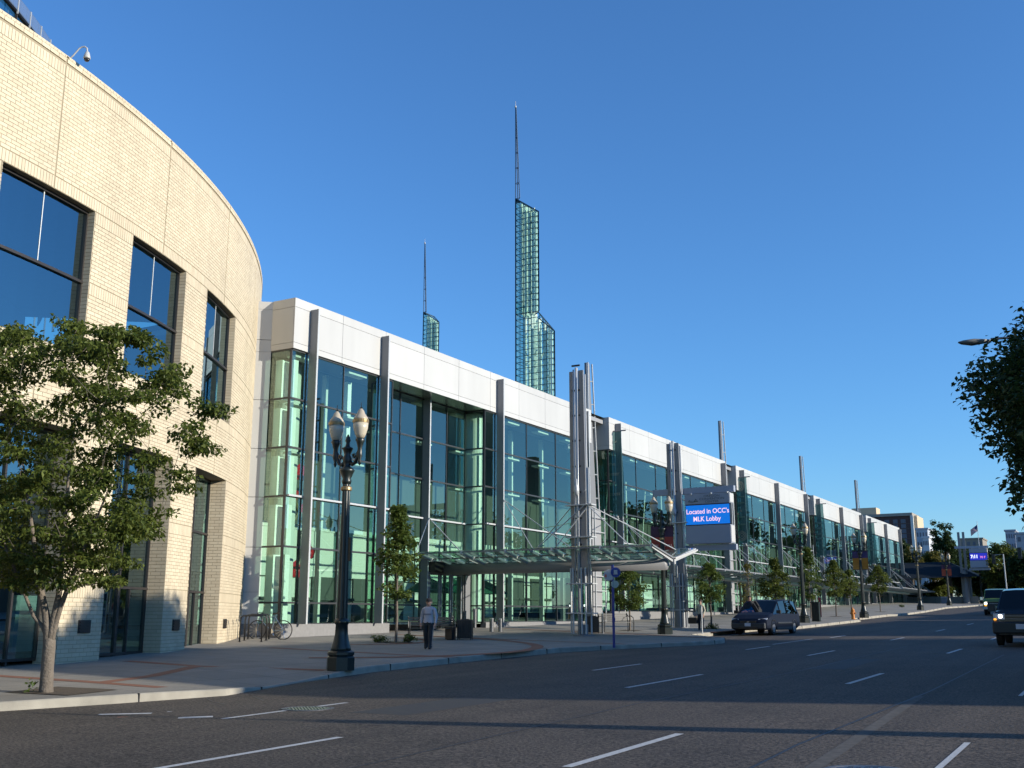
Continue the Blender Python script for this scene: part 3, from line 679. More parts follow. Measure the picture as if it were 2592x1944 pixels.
tower(-75.1, 131.9, 1.0, 'tall stepped green glass tower with the higher slender spire', [(6.5,1.0,46.6,40.76),(3.95,44.2,62.75,59.9)], 78)
tower(-122.6, 175.9, 1.5, 'more distant glass tower with the lower spire, left of the tall one', [(3.95,1.5,62.75,60.0)], 78)
# ------------------------------------------------------------------ tapered steel pylons in the gaps, masts on the pavement
PYL = ['tall tapered grey pylon between the entrance mast and the first roof step', 'tapered grey pylon rising behind the roof end right of the message sign', 'slim tapered pylon above the third roof step', 'farthest slim tapered pylon beside the far apartment block']
def pylon():
    t = thing('steel_pylon', PYL[0], 'pylon', (-28.6, 59.9, 0), 0, 'tapered pylons in the gaps of the hall')
    zt, zb = 15.95, 6.5
    w = lambda z: .42+(zt-z)*.075
    m = M(); m.prism([(0,-.45,zb),(0,-.45+w(zb),zb),(0,-.45+w(zt),zt),(0,-.45,zt)], (-.16,0,0)); m.build('blade', MT['fin'], t)
    for nm, y0, y1 in (('edge_rail', -.50, -.50), ('edge_rail', -.45+w(zb)+.16, -.45+w(zt)+.16)):
        r = M(); r.beam((.1,y0,zb), (.1,y1,zt), .07, .07); r.build(nm, MT['silver'], t)
    p = M()
    for k in range(6):
        z = zb+.8+k*1.5; y = -.45+w(z); p.tube([(-.05,y-.05,z),(.1,y+.16,z)], .035, 6)
    p.build('spacer', MT['silver'], t)
    c = M(); c.box(-.3, .25, -.55, .75, -1, 6.5); c.build('pedestal', MT['grey_panel'], t)
    l = M()
    for yy in (-.6, .85): l.beam((.45,yy,-1),(.45,yy,6.6),.06,.06)
    for k in range(8): l.tube([(.45,-.6,-.3+k*.9),(.45,.85,-.3+k*.9)], .03, 6)
    l.build('ladder_frame', MT['silver'], t); return t
py = pylon()
for k, y in enumerate((85.9, 111.9, 138.5)): dup(py, (-28.6, y, .35*(k+1)), 0, PYL[k+1], 'tapered pylons in the gaps of the hall')
def mast(x, y, zg, ztop, label):
    t = thing('steel_mast', label, 'mast', (x, y, zg)); h = ztop-zg
    for dx, w0, w1, dy in ((-.36,.22,.22,0.0),(.14,.42,.24,-.08)):
        m = M(); m.prism([(dx-w0/2,dy,2.2),(dx+w0/2,dy,2.2),(dx+w1/2,dy,h),(dx-w1/2,dy,h)], (0,.10,0)); m.build('blade', MT['fin'], t)
    for dx, r, hh in ((-.06,.07,h+.12),(-.22,.035,h+.05),(.42,.035,h*.98),(.52,.025,h*.62)):
        r_ = M(); r_.tube([(dx,-.12,.0 if r > .05 else 1.0),(dx*.9,-.12,hh)], r, 10); r_.build('rod', MT['silver'], t, smooth=True)
    f = M()
    for dx in (-.5,-.3,.1,.3,.46): f.tube([(dx,-.2 if abs(dx) < .4 else 0,.1),(dx,-.2 if abs(dx) < .4 else 0,2.9)], .04, 8)
    f.build('lower_rods', MT['silver'], t)
    c = M(); c.lathe([(.46,0),(.46,.06),(.36,.06),(.36,1.5),(.30,1.55),(.30,2.4)] if ztop < 10 else [(.46,0),(.46,.06),(.2,.08),(.2,.5)], (0.02,.12,0), 20); c.build('shaft', MT['fin'], t, smooth=False)
    for z in (.95, 2.2, 4.2, 5.6):
        b = M(); b.box(-.62, .66, -.24, .24, z, z+.05); b.build('collar', MT['silver'], t)
    k_ = M()
    n = int(h/1.15)
    for i in range(n): k_.tube([(-.30,-.06,1.6+i*1.15),(.10,-.06,1.6+i*1.15)], .045, 6)
    k_.build('cross_pin', MT['dark'], t)
    l = M(); l.lathe([(.03,0),(.12,.1),(.12,.35),(.05,.5),(.04,.75)], (.0,-.35,6.0), 10); l.build('mast_lamp', MT['silver'], t, smooth=True)
    return t
mast(-20.48, 41.7, -.86, 10.85, 'tall silver mast of blades and rods through the entrance canopy')
mast(-20.95, 54.6, -.66, 9.38, 'silver mast carrying the blue message sign')
# ------------------------------------------------------------------ entrance canopy: butterfly roof of glass on a pipe
cg = glass('canopy_glass', (.60,.78,.70), .12, haze=.22, hcol=(.42,.58,.50))
t = thing('entrance_canopy', 'butterfly glass canopy with steel ribs over the entrance, hung from rods', 'canopy', (-23, 43.5, 2.4))
Yv, Xa, Xb = 43.5, -28.9, -16.9
def cb(m, nm, mt, **k): m.v = [(x+23, y-43.5, z-2.4) for x, y, z in m.v]; return m.build(nm, mt, t, **k)
m = M(); m.tube([(Xa,Yv-.2,2.2),(Xb-.25,Yv-.2,2.2)], .26, 16); cb(m, 'pipe_beam', MT['grey_panel'], smooth=True)
nb = 5
for k in range(nb+1):
    x = Xa+.2+(Xb-Xa-.25)*k/nb
    for y0, z0, y1, z1 in ((Yv-.05,2.42,Yv-2.35,2.86),(Yv+.05,2.42,Yv+2.9,2.95)):
        m = M(); m.beam((x,y0,z0-.05),(x,y1,z1),.09,.17); cb(m, 'main_rib', MT['silver'])
for sgn, yw, zt in ((-1,2.35,2.86),(1,2.9,2.95)):
    for r in range(2):
        a0, a1 = (.04+.48*r), (.50+.48*r)
        for k in range(nb*2):
            x0 = Xa+.22+(Xb-Xa-.25)*k/(nb*2)+.06; x1 = x0+(Xb-Xa-.25)/(nb*2)-.10
            ya, yb_ = Yv+sgn*yw*a0, Yv+sgn*yw*a1; za, zb = 2.5+(zt-2.42)*a0, 2.5+(zt-2.42)*a1
            m = M(); m.prism([(x0,ya,za),(x1,ya,za),(x1,yb_,zb),(x0,yb_,zb)], (0,0,.018)); cb(m, 'glass_panel', cg)
    for a in (.02,.5,.98):
        y = Yv+sgn*yw*a; z = 2.44+(zt-2.42)*a
        m = M(); m.beam((Xa,y,z),(Xb,y,z),.05,.06); cb(m, 'purlin', MT['fin'])
    for k in range(nb*3):
        x = Xa+.2+(Xb-Xa-.25)*(k+.5)/(nb*3)
        for a in (.25,.75):
            y = Yv+sgn*yw*a; z = 2.44+(zt-2.42)*a
            m = M(); m.beam((x,y-.42*sgn,z-.08),(x,y+.42*sgn,z+.08),.05,.12); cb(m, 'glass_clip', MT['silver'])
m = M(); m.box(Xb-.04, Xb+.06, Yv-.05, Yv+.1, 2.2, 2.5); m.prism([(Xb-.02,Yv,2.4),(Xb-.02,Yv+2.95,2.92),(Xb-.02,Yv+2.95,2.985),(Xb-.02,Yv,2.47)], (.08,0,0)); cb(m, 'end_plate', MT['white_panel'])
m = M(); m.prism([(Xb-.02,Yv,2.4),(Xb-.02,Yv-2.4,2.85),(Xb-.02,Yv-2.4,2.91),(Xb-.02,Yv,2.47)], (.08,0,0)); cb(m, 'end_plate', MT['fin'])
for (a, b) in (((-28.86,42.2,4.62),(-26.4,41.3,2.85)),((-27.6,47.2,5.9),(-22.8,41.6,2.9)),((-27.6,47.2,5.9),(-22.4,45.2,2.95)),((-20.1,41.5,4.8),(-22.6,41.5,2.9)),((-20.1,41.5,4.8),(-18.0,41.5,2.85)),((-20.1,41.5,4.8),(-17.6,45.6,2.95)),((-20.1,41.5,4.8),(-22.4,45.4,2.95)),((-20.1,41.5,5.4),(-25.2,45.8,2.95)),((-27.6,62.4,6.3),(-20.5,46.4,2.98)),((-20.1,41.5,4.6),(-21.6,41.3,2.85)),((-28.86,42.2,4.62),(-28.9,41.2,2.85))):
    m = M(); m.tube([a, b], .024, 6); cb(m, 'stay_rod', MT['silver'])
# canopies along the pavement in front of segments 2-5
CANL = ['long low glass canopy hung behind the message sign', 'long low glass canopy behind the parked minivan', 'long low canopy beyond the fire hydrant', 'last long low canopy at the far end of the hall']
for s in range(1, 5):
    y0, y1 = SEG[s]; b = BZ[s]; z0 = 2.75+.10*s; zf = z0+.35; y1 += 1.0 if s < 4 else 2
    t = thing('street_canopy', CANL[s-1], 'canopy', (-26, y0, z0))
    def cb2(m, nm, mt, **k): m.v = [(x+26, y-y0, z-z0) for x, y, z in m.v]; return m.build(nm, mt, t, **k)
    m = M(); m.tube([(-26.6,y0,z0-.12),(-26.6,y1,z0-.12)], .14, 10); cb2(m, 'pipe_beam', MT['fin'], smooth=True)
    n = 7
    for k in range(n):
        ya, yb_ = y0+(y1-y0)*k/n+.05, y0+(y1-y0)*(k+1)/n-.05
        m = M(); m.prism([(-27.5,ya,z0+.14),(-24.3,ya,zf),(-24.3,yb_,zf),(-27.5,yb_,z0+.14)], (0,0,.02)); cb2(m, 'glass_panel', cg)
    for k in range(n+1):
        y = y0+(y1-y0)*k/n; m = M(); m.beam((-27.6,y,z0+.02),(-24.1,y,zf-.1),.07,.13); cb2(m, 'rib', MT['silver'])
    m = M(); m.beam((-24.2,y0,zf-.04),(-24.2,y1,zf-.04),.08,.1); cb2(m, 'front_edge', MT['fin'])
    ya, yb_ = y0+1.03, SEG[s][1]-1.14; ym = (ya+yb_)/2
    for yf in (ya, ym, yb_):
        for dy, xx in ((-2.6,-24.4),(.4,-24.4),(-2.3,-25.6)):
            m = M(); m.tube([(-27.6,yf,z0+3.1),(xx,min(y1,max(y0,yf+dy)),zf)], .021, 6); cb2(m, 'stay_rod', MT['silver'])
# ------------------------------------------------------------------ tall green banners at the roof steps
bgm = glass('banner_mesh', (.32,.52,.52), .03, rough=.6, haze=.55, hcol=(.055,.16,.155)); btx = mat('banner_print', (.26,.27,.21), .8); bdk = mat('banner_print_dark', (.02,.05,.05), .8)
def banner(x0, x1, y, z0, z1, label, kind):
    t = thing('hanging_banner', label, 'banner', ((x0+x1)/2, y, z0), 0, 'green banners hung on the hall'); w = x1-x0; h = z1-z0
    m = M(); n = 14
    for i in range(n+1):
        for j in range(9):
            u = j/8; v = i/n
            m.v.append((-w/2+w*u+.05*math.sin(v*5)*u, .06*math.sin(u*6+v*4)*(.3+v*(1-v)), h*v))
    for i in range(n):
        for j in range(8): m.f.append((i*9+j,i*9+j+1,(i+1)*9+j+1,(i+1)*9+j)); m.m.append(0)
    m.build('cloth', bgm, t, smooth=True)
    r = M(); r.tube([(-w/2-.45,0,h+.03),(w/2+.28,0,h+.03)], .045, 8); r.build('rail', MT['fin'], t); r = M(); r.tube([(-w/2-.35,0,-.12),(w/2+.25,0,-.12)], .035, 8); r.build('rail', MT['fin'], t)
    fl = M()
    for dx in (.12, .34): fl.tube([(dx,-.02,-.08),(dx,-.22,.1)], .07, 8)
    fl.build('floodlight', MT['silver'], t, kind='stuff')
    if kind == 'words':
        for i, s_ in enumerate(('At','the','Center','Of','Success')): text(s_, .36, btx, t, (0, -.10, h*(.735-.115*i)), (rad(90),0,0), 'lettering', .002)
        m = M(); m.tube([(-.38,-.1,h*.87),(-.1,-.1,h*.862),(.3,-.1,h*.868),(.36,-.1,h*.885),(-.05,-.1,h*.882),(-.38,-.1,h*.87)], .016, 5); m.build('swoosh', btx, t)
    elif kind == 'rings':
        for zc in (h*.87, h*.13):
            m = M()
            for r0, r1 in ((.40,.44),(.30,.36),(.17,.24),(.03,.08)):
                nn = 24
                for k in range(nn):
                    a, b_ = 2*math.pi*k/nn, 2*math.pi*(k+1)/nn
                    m.add([(r0*math.cos(a),-.1,zc+r0*math.sin(a)),(r1*math.cos(a),-.1,zc+r1*math.sin(a)),(r1*math.cos(b_),-.1,zc+r1*math.sin(b_)),(r0*math.cos(b_),-.1,zc+r0*math.sin(b_))], [(0,1,2,3)])
            m.build('ring_emblem', btx, t, kind='stuff')
        text('A', .34, btx, t, (0,-.1,h*.5), (rad(90),0,0), 'lettering', .002)
        m = M()
        for v in (.70,.61,.40,.29): m.add([(-.38,-.1,h*v),(.38,-.1,h*v),(.38,-.1,h*v+.13),(-.38,-.1,h*v+.13)], [(0,1,2,3)])
        m.build('print_band', mat('banner_band', (.11,.19,.15), .8), t, kind='stuff')
    else:
        m = M()
        for v in (.62,.52,.42,.33): m.add([(-.4,-.1,h*v),(.4,-.1,h*v),(.4,-.1,h*v+.2),(-.4,-.1,h*v+.2)], [(0,1,2,3)])
        m.build('print_band', mat('banner_band2', (.10,.19,.17), .8), t, kind='stuff')
banner(-28.80, -27.36, 62.0, 6.15, 11.75, 'green banner reading At the Center Of Success', 'words')
banner(-28.55, -27.26, 88.0, 5.9, 11.65, 'green banner with a ring emblem at each end', 'rings')
banner(-28.45, -27.15, 114.2, 6.1, 11.7, 'plain green banner with faded bands beside the third pair of lamps', 'plain')
banner(-28.3, -27.05, 140.3, 6.4, 11.65, 'farthest small green banner on the hall', 'plain')
# ------------------------------------------------------------------ message sign
def signboard(x0, x1, y, z0, z1, zs0, zs1, label, lines, far=False):
    t = thing('message_sign', label, 'sign', ((x0+x1)/2, y, z0)); w = x1-x0; D = .7
    sg = mat('sign_grey', (.30,.33,.39), .5, var=.04); wh = MT['white_panel']
    m = M(); m.box(-w/2, w/2, 0, D, zs1-z0+.06, z1-z0); m.build('header_panel', sg, t)
    m = M(); m.box(-w/2, w/2, 0, D, 0, zs0-z0-.06); m.build('lower_panel', sg, t)
    m = M(); m.box(-w/2, w/2, .08, D-.08, zs0-z0-.06, zs1-z0+.06); m.build('screen_box', MT['black'], t)
    m = M(); m.add([(-w/2+.03,.06,zs0-z0),(w/2-.03,.06,zs0-z0),(w/2-.03,.06,zs1-z0),(-w/2+.03,.06,zs1-z0)], [(0,1,2,3)])
    scr = m.build('screen', emis('screen_blue' if not far else 'screen_deep_blue', (.0,.165,.72) if not far else (.02,.03,.5), .62), t)
    tx = emis('screen_text', (.95,.62,.78), .75)
    for s_, sz, dx, dz, c in lines: text(s_, sz, c or tx, scr, (dx, .045, zs0-z0+(zs1-zs0)*dz), (rad(90),0,0), 'lettering', .003, bold=.004 if not far else .03, sx=.92)
    m = M(); m.box(w/2, w/2+.03, .04, D-.04, .05, zs0-z0-.1); m.build('side_panel', wh, t); m = M(); m.box(w/2, w/2+.03, .04, D-.04, zs1-z0+.1, z1-z0-.04); m.build('side_panel', wh, t)
    m = M(); m.box(w/2-.05, w/2+.02, D-.1, D, zs0-z0-.1, zs1-z0+.1); m.build('side_rail', MT['silver'], t); m = M(); m.box(w/2-.05, w/2+.02, D*.45, D*.55, zs0-z0-.1, zs1-z0+.1); m.build('side_rail', MT['silver'], t)
    m = M(); m.box(-w/2-1.95, w/2+.2, D*.3, D*.7, z1-z0+.05, z1-z0+.38); m.build('arm', sg, t); m = M(); m.box(-w/2-.2, w/2+.2, D*.3, D*.7, -.36, -.06); m.build('arm', sg, t)
    m = M()
    for dx in (-w/2+.4, w/2-1.0, w/2-.1): m.tube([(dx,.35,z1-z0+.04),(dx,-.1,z1-z0-.02)], .05, 8)
    m.build('spotlight', MT['silver'], t, kind='stuff')
    return t
sg = signboard(-20.42, -17.9, 54.5, 3.80, 6.48, 4.83, 5.87, 'blue message sign reading Located in OCC\'s MLK Lobby', [("Located in OCC's", .36, 0, .66, None), ('MLK Lobby', .36, -.05, .27, None)])
sd = mat('sign_lettering', (.05,.09,.10), .6)
for i, s_ in enumerate(('OREGON','CONVENTION','CENTER')): text(s_, .17, sd, sg, (.28, -.004, 2.53-.15*i), (rad(90),0,0), 'lettering', .003, sx=1.25)
m = M(); m.tube([(-.95,-.01,2.35),(-1.05,-.01,2.28),(-.8,-.01,2.25),(-.5,-.01,2.28),(-.62,-.01,2.4),(-.7,-.01,2.28)], .022, 6); m.build('emblem', sd, sg)
# ------------------------------------------------------------------ trees
def leaf_mesh(m, centres, size, mi=0, droop=.35, r=None):
    "many folded leaf-sized faces"
    r = r or rng; n = len(centres); c = np.asarray(centres, float)
    az = r.uniform(0, 2*math.pi, n); el = r.normal(-droop, .45, n); s = size*r.uniform(.65, 1.25, n)
    d = np.stack([np.cos(az)*np.cos(el), np.sin(az)*np.cos(el), np.sin(el)], 1)
    sd = np.cross(d, [0,0,1]); sd /= np.linalg.norm(sd, axis=1)[:,None]+1e-9
    roll = r.normal(0, .6, n)[:,None]; nn = np.cross(sd, d); sd = sd*np.cos(roll)+nn*np.sin(roll); nn = np.cross(sd, d)
    S = s[:,None]
    tip = c+d*S; a = c+d*S*.45+sd*S*.30+nn*S*.10; b = c+d*S*.45-sd*S*.30+nn*S*.10
    o = len(m.v); V = np.stack([c, a, tip, b], 1).reshape(-1, 3)
    m.v += [tuple(x) for x in V.tolist()]
    for i in range(n):
        k = o+4*i; m.f.append((k,k+1,k+2)); m.f.append((k,k+2,k+3))
    m.m += [mi]*(2*n)
def clump_points(cs, rads, n, r):
    out = []
    for c, rd in zip(cs, rads):
        k = max(3, int(n*r.uniform(.6, 1.3))); u = r.normal(0, 1, (k, 3)); u /= np.linalg.norm(u, axis=1)[:,None]; u *= r.uniform(.25, 1, (k,1))**.6
        out.append(np.array(c)+u*np.array(rd))
    return np.concatenate(out)
def limbs(m, start, ends, r0, r, split=None, rend=.012):
    "bent limbs from the fork to leaf clumps, tapering, sharing a few main stems"
    start = np.array(start, float)
    for e in ends:
        e = np.array(e, float); d = e-start; L = np.linalg.norm(d)
        mid = start+d*.5+np.array([0,0,.10*L])+r.normal(0, .05*L, 3); q = start+d*.2+np.array([0,0,.07*L])
        m.tube([start, q, mid, e], [r0*.55, r0*.42, r0*.26, rend], 5)
def young_tree(x, y, z, h, r_, label, seed, n=46, trunk=1.5, leaf='leafy', lsz=.11, per=34, sparse=1, shape=1, cat='tree'):
    r = np.random.default_rng(seed); t = thing('street_tree', label, cat, (x, y, z), 0, 'young trees along the pavement')
    tm = M(); tm.tube([(0,0,-.1),(.02,.01,trunk*.5),(-.02,.02,trunk),(.02,0,trunk+(h-trunk)*.6),(0,0,h*.95)], [.055,.045,.04,.028,.008], 8)
    cs = []
    while len(cs) < n:
        u = r.uniform(0, 1); zc = trunk+(h-trunk)*u; prof = (math.sin(math.pi*min(1, u*1.0+.10))**.8)*(1-.45*u*shape)
        a = r.uniform(0, 2*math.pi); q = r_*prof*r.uniform(.15, 1)**.5
        cs.append((q*math.cos(a), q*math.sin(a), zc-.1+.15*q))
    for c in cs[::2]: tm.tube([(0,0,max(trunk*.9, c[2]-.45)), (c[0]*.5,c[1]*.5,c[2]-.15), c], [.016,.011,.005], 4)
    tm.build('trunk', MT['bark'] if seed % 2 else MT['bark2'], t)
    lm = M(); leaf_mesh(lm, clump_points(cs, [(.24*sparse+.06,.24*sparse+.06,.17)]*n, int(per*1.6), r), lsz*1.35, 0, .3, r)
    lm.build('crown', MT[leaf], t, kind='stuff'); return t
# the big near tree at the left kerb
def near_tree():
    r = np.random.default_rng(11); B = np.array([-16.66,12.52,-1.36])
    t = thing('street_tree', 'large multi-stemmed street tree by the kerb before the brick building', 'tree', B)
    P = lambda px, py, d=18.4: at(px, py, d)-B
    prof = [(800,150,200),(850,-160,400),(900,-170,430),(950,-180,462),(1000,-190,480),(1050,-190,500),(1100,-190,540),(1160,-190,490),(1220,-180,470),(1280,-170,470),(1330,-150,390),(1400,-120,380),(1450,-60,330),(1490,40,280)]
    ya = [p[0] for p in prof]; cs = []
    def vis(px, py):
        return .5+.5*math.sin(px*.021+py*.013+1.3)*math.cos(py*.027-px*.009)
    tries = 0
    while len(cs) < 400 and tries < 9000:
        tries += 1; py = r.uniform(825, 1485); x0, x1 = np.interp(py, ya, [p[1] for p in prof]), np.interp(py, ya, [p[2] for p in prof]); px = r.uniform(x0, x1)
        if vis(px, py) < .13+(.30 if px > 370 and py > 1050 else 0): continue
        u = (px-(x0+x1)/2)/((x1-x0)/2+1); dd = r.uniform(-1, 1)*1.9*math.sqrt(max(.05, 1-u*u))*(.6 if py > 1380 else 1)
        cs.append(P(px, py, 18.4+dd))
    for px, py in ((165,815),(190,828),(175,860),(335,850),(375,862),(395,890),(300,848),(40,858),(70,850),(440,945),(455,985),(440,965),(505,1020),(540,1035),(560,1038),(520,1048),(455,1105),(500,1110),(530,1135),(480,1140),(430,1210),(470,1200),(475,1235),(440,1190),(365,1330),(370,1355)): cs.append(P(px, py, 18.4+r.uniform(-.5,.5)))
    tm = M(); f0 = P(126, 1622)
    tm.tube([P(116,1762), P(117,1740), P(120,1690), P(124,1640), f0, f0+np.array([0,0,.16])], [.135,.118,.108,.108,.10,.045], 12)
    stems = [(P(100,1480),.07),(P(150,1500),.062),(P(178,1470),.05),(P(85,1560),.04)]
    tips = []
    for (e, rr_), up in zip(stems, ((60,1180),(180,1120),(300,1180),(-40,1250))):
        u = P(*up); s0 = P(121,1665)+(e-f0)*np.array([.06,.06,0]); tm.tube([s0, f0*.8+e*.2, f0*.55+e*.45+np.array([0,0,.05]), e, e*.6+u*.4, u], [rr_*1.1, rr_*1.08, rr_*.98, rr_*.8, rr_*.55, rr_*.22], 8); tips += [e, e*.6+u*.4, u]
    nodes = [np.array(x) for x in tips]; nr = [.022]*len(nodes)
    for c in sorted(cs, key=lambda q: np.linalg.norm(q-f0)):
        A = np.array(nodes); d = c-A; cost = np.linalg.norm(d*np.array([1,1,.8]), axis=1)+np.where(d[:,2] < 0, -d[:,2]*1.2, 0); k = int(np.argmin(cost)); s_ = A[k]; L = np.linalg.norm(d[k]); r0 = max(.006, min(nr[k]*.85, .02))
        mid = s_+d[k]*.5+np.array([0,0,-.06*L])+r.normal(0,.05*L,3); tm.tube([s_, mid, c], [r0, r0*.75, .0045], 4); nodes += [mid, c]; nr += [r0*.8, r0*.6]
    tm.build('trunk', MT['bark'], t, smooth=True)
    lm = M(); leaf_mesh(lm, clump_points(cs, [(.29*r.uniform(.7,1.2),.29*r.uniform(.7,1.2),.12) for _ in cs], 100, r), .096, 0, .55, r)
    lm.build('crown', MT['leaf'], t, kind='stuff')
    sp = M(); leaf_mesh(sp, clump_points([(-.12,-.2,.12),(-.05,-.24,.2)], [(.09,.09,.09)]*2, 18, r), .08, 0, -.2, r); sp.build('basal_shoots', MT['leafy'], t, kind='stuff')
near_tree()
def big_tree(x, y, z, h, cr, label, seed, cz, trunk_r=.2, n=150, per=70, lsz=.16, leaf='leafd', crz=None, group=None, flat=.7, name='street_tree', box=0):
    r = np.random.default_rng(seed); t = thing(name, label, 'tree', (x, y, z), 0, group); crz = crz or (h-cz)
    cs = []
    while len(cs) < n:
        u = r.normal(0, 1, 3); u /= np.linalg.norm(u); u /= np.abs(u).max()**box if box and u[2] < .25 else 1; q = r.uniform(.35, 1)**.5; k = (.92+.10*math.sin(3*math.atan2(u[1],u[0])+seed)*math.cos(4*u[2]+seed)) if box else .82+.25*math.sin(3*math.atan2(u[1],u[0])+seed)*math.cos(4*u[2]+seed)
        if box and u[0] > -.25 and r.uniform() < .8: continue
        p = u*q*k*np.array([cr,cr,crz])+np.array([0,0,cz])
        if p[2] > .12*h: cs.append(p)
    tm = M(); tm.tube([(0,0,-.3),(.05,0,h*.15),(0,.05,h*.3),(.1,0,cz)], [trunk_r*1.2,trunk_r,trunk_r*.85,trunk_r*.5], 10)
    limbs(tm, (0,.03,h*.26), cs[::3], trunk_r*.9, r, rend=.015); tm.build('trunk', MT['bark2'], t)
    cl = .16*cr+.12
    lm = M(); leaf_mesh(lm, clump_points(cs, [(cl,cl,cl*flat)]*n, per, r), lsz, 0, .4, r); lm.build('crown', MT[leaf], t, kind='stuff'); return t
big_tree(2.6, 25.6, -1.0, 11, 4.85, 'dark leafy tree overhanging the street at the right edge', 5, 5.3, .2, 760, 240, .155, crz=3.55, box=.4)
YT = [(-23.11,31.8,4.95,.82,'bushy young tree in front of the entrance behind the near lamp post',21,78,1.7,'leafy',.11,42,1,1),
 (-21.44,49.0,3.2,.86,'young tree with pale trunk between bus stop and second lamp post',23,60,1.15,'leafy',.10,38,1,.3),
 (-19.15,54.4,3.55,.88,'round young tree just right of the message sign mast',24,64,1.35,'leafy',.10,38,1,.5),
 (-19.6,62.5,3.7,.7,'sparse airy young tree with thin yellow foliage above the minivan',25,44,.9,'leafo',.08,18,.8,.4),
 (-19.6,68.1,4.1,1.05,'dense dark young tree above the minivan roof',26,74,1.2,'leaf',.12,38,1,.6),
 (-19.9,77.9,5.1,.95,'tall spired young tree behind the third lamp post',27,70,1.5,'leafy',.12,36,1,1),
 (-19.6,84.3,4.3,1.0,'dark young tree beyond the red post',28,66,1.6,'leaf',.12,36,1,.6),
 (-19.6,89.6,3.6,.8,'small dark young tree left of the fourth lamp post',30,46,1.5,'leaf',.12,34,1,.6),
 (-19.6,101.4,4.2,1.1,'broad young tree on thin stem right of the fourth lamp post',31,64,1.9,'leaf',.13,36,1,.5)]
for x, y, h, r_, lb, sd_, n, tr_, lf, ls, per, spx, shp in YT: young_tree(x, y, walkz(x, y), h, r_, lb, sd_, n, tr_, lf, ls, per, spx, shp)
def bush(x, y, z, r_, h, label, seed, n=14, leaf='leafy', lsz=.07, per=36, name='shrub', group=None):
    r = np.random.default_rng(seed); t = thing(name, label, 'shrub', (x, y, z), 0, group)
    cs = [(r.normal(0, r_*.5), r.normal(0, r_*.5), h*r.uniform(.15,.8)) for _ in range(n)]
    m = M(); leaf_mesh(m, clump_points(cs, [(r_*.4,r_*.4,h*.3)]*n, per, r), lsz, 0, -.2, r); m.build('foliage', MT[leaf], t, kind='stuff')
    s = M(); [s.tube([(0,0,-.05), c], [.02,.008], 4) for c in cs[:6]]; s.build('stems', MT['bark2'], t, kind='stuff'); return t
for x, y, lb, k in ((-23.55,31.4,'low shrub left of the young entrance tree trunk',41),(-22.75,32.1,'small low shrub right of the young entrance tree trunk',42),(-18.9,53.9,'low shrub at the foot of the tree by the sign mast',43),(-21.0,120,'low yellow shrub on the far sunny pavement',44)):
    bush(x, y, walkz(x, y), .3, .28, lb, k)
for x, y, w_, k in ((-23.1,31.75,1.0,0),(-21.4,49,.9,1),(-19.1,54.2,.9,2),(-19.6,84.3,.9,3),(-19.6,101.4,.9,4)): struct(strip('soil_bed', [(x-w_/2,y),(x+w_/2,y)], w_, walkz, MT['soil'], .014))
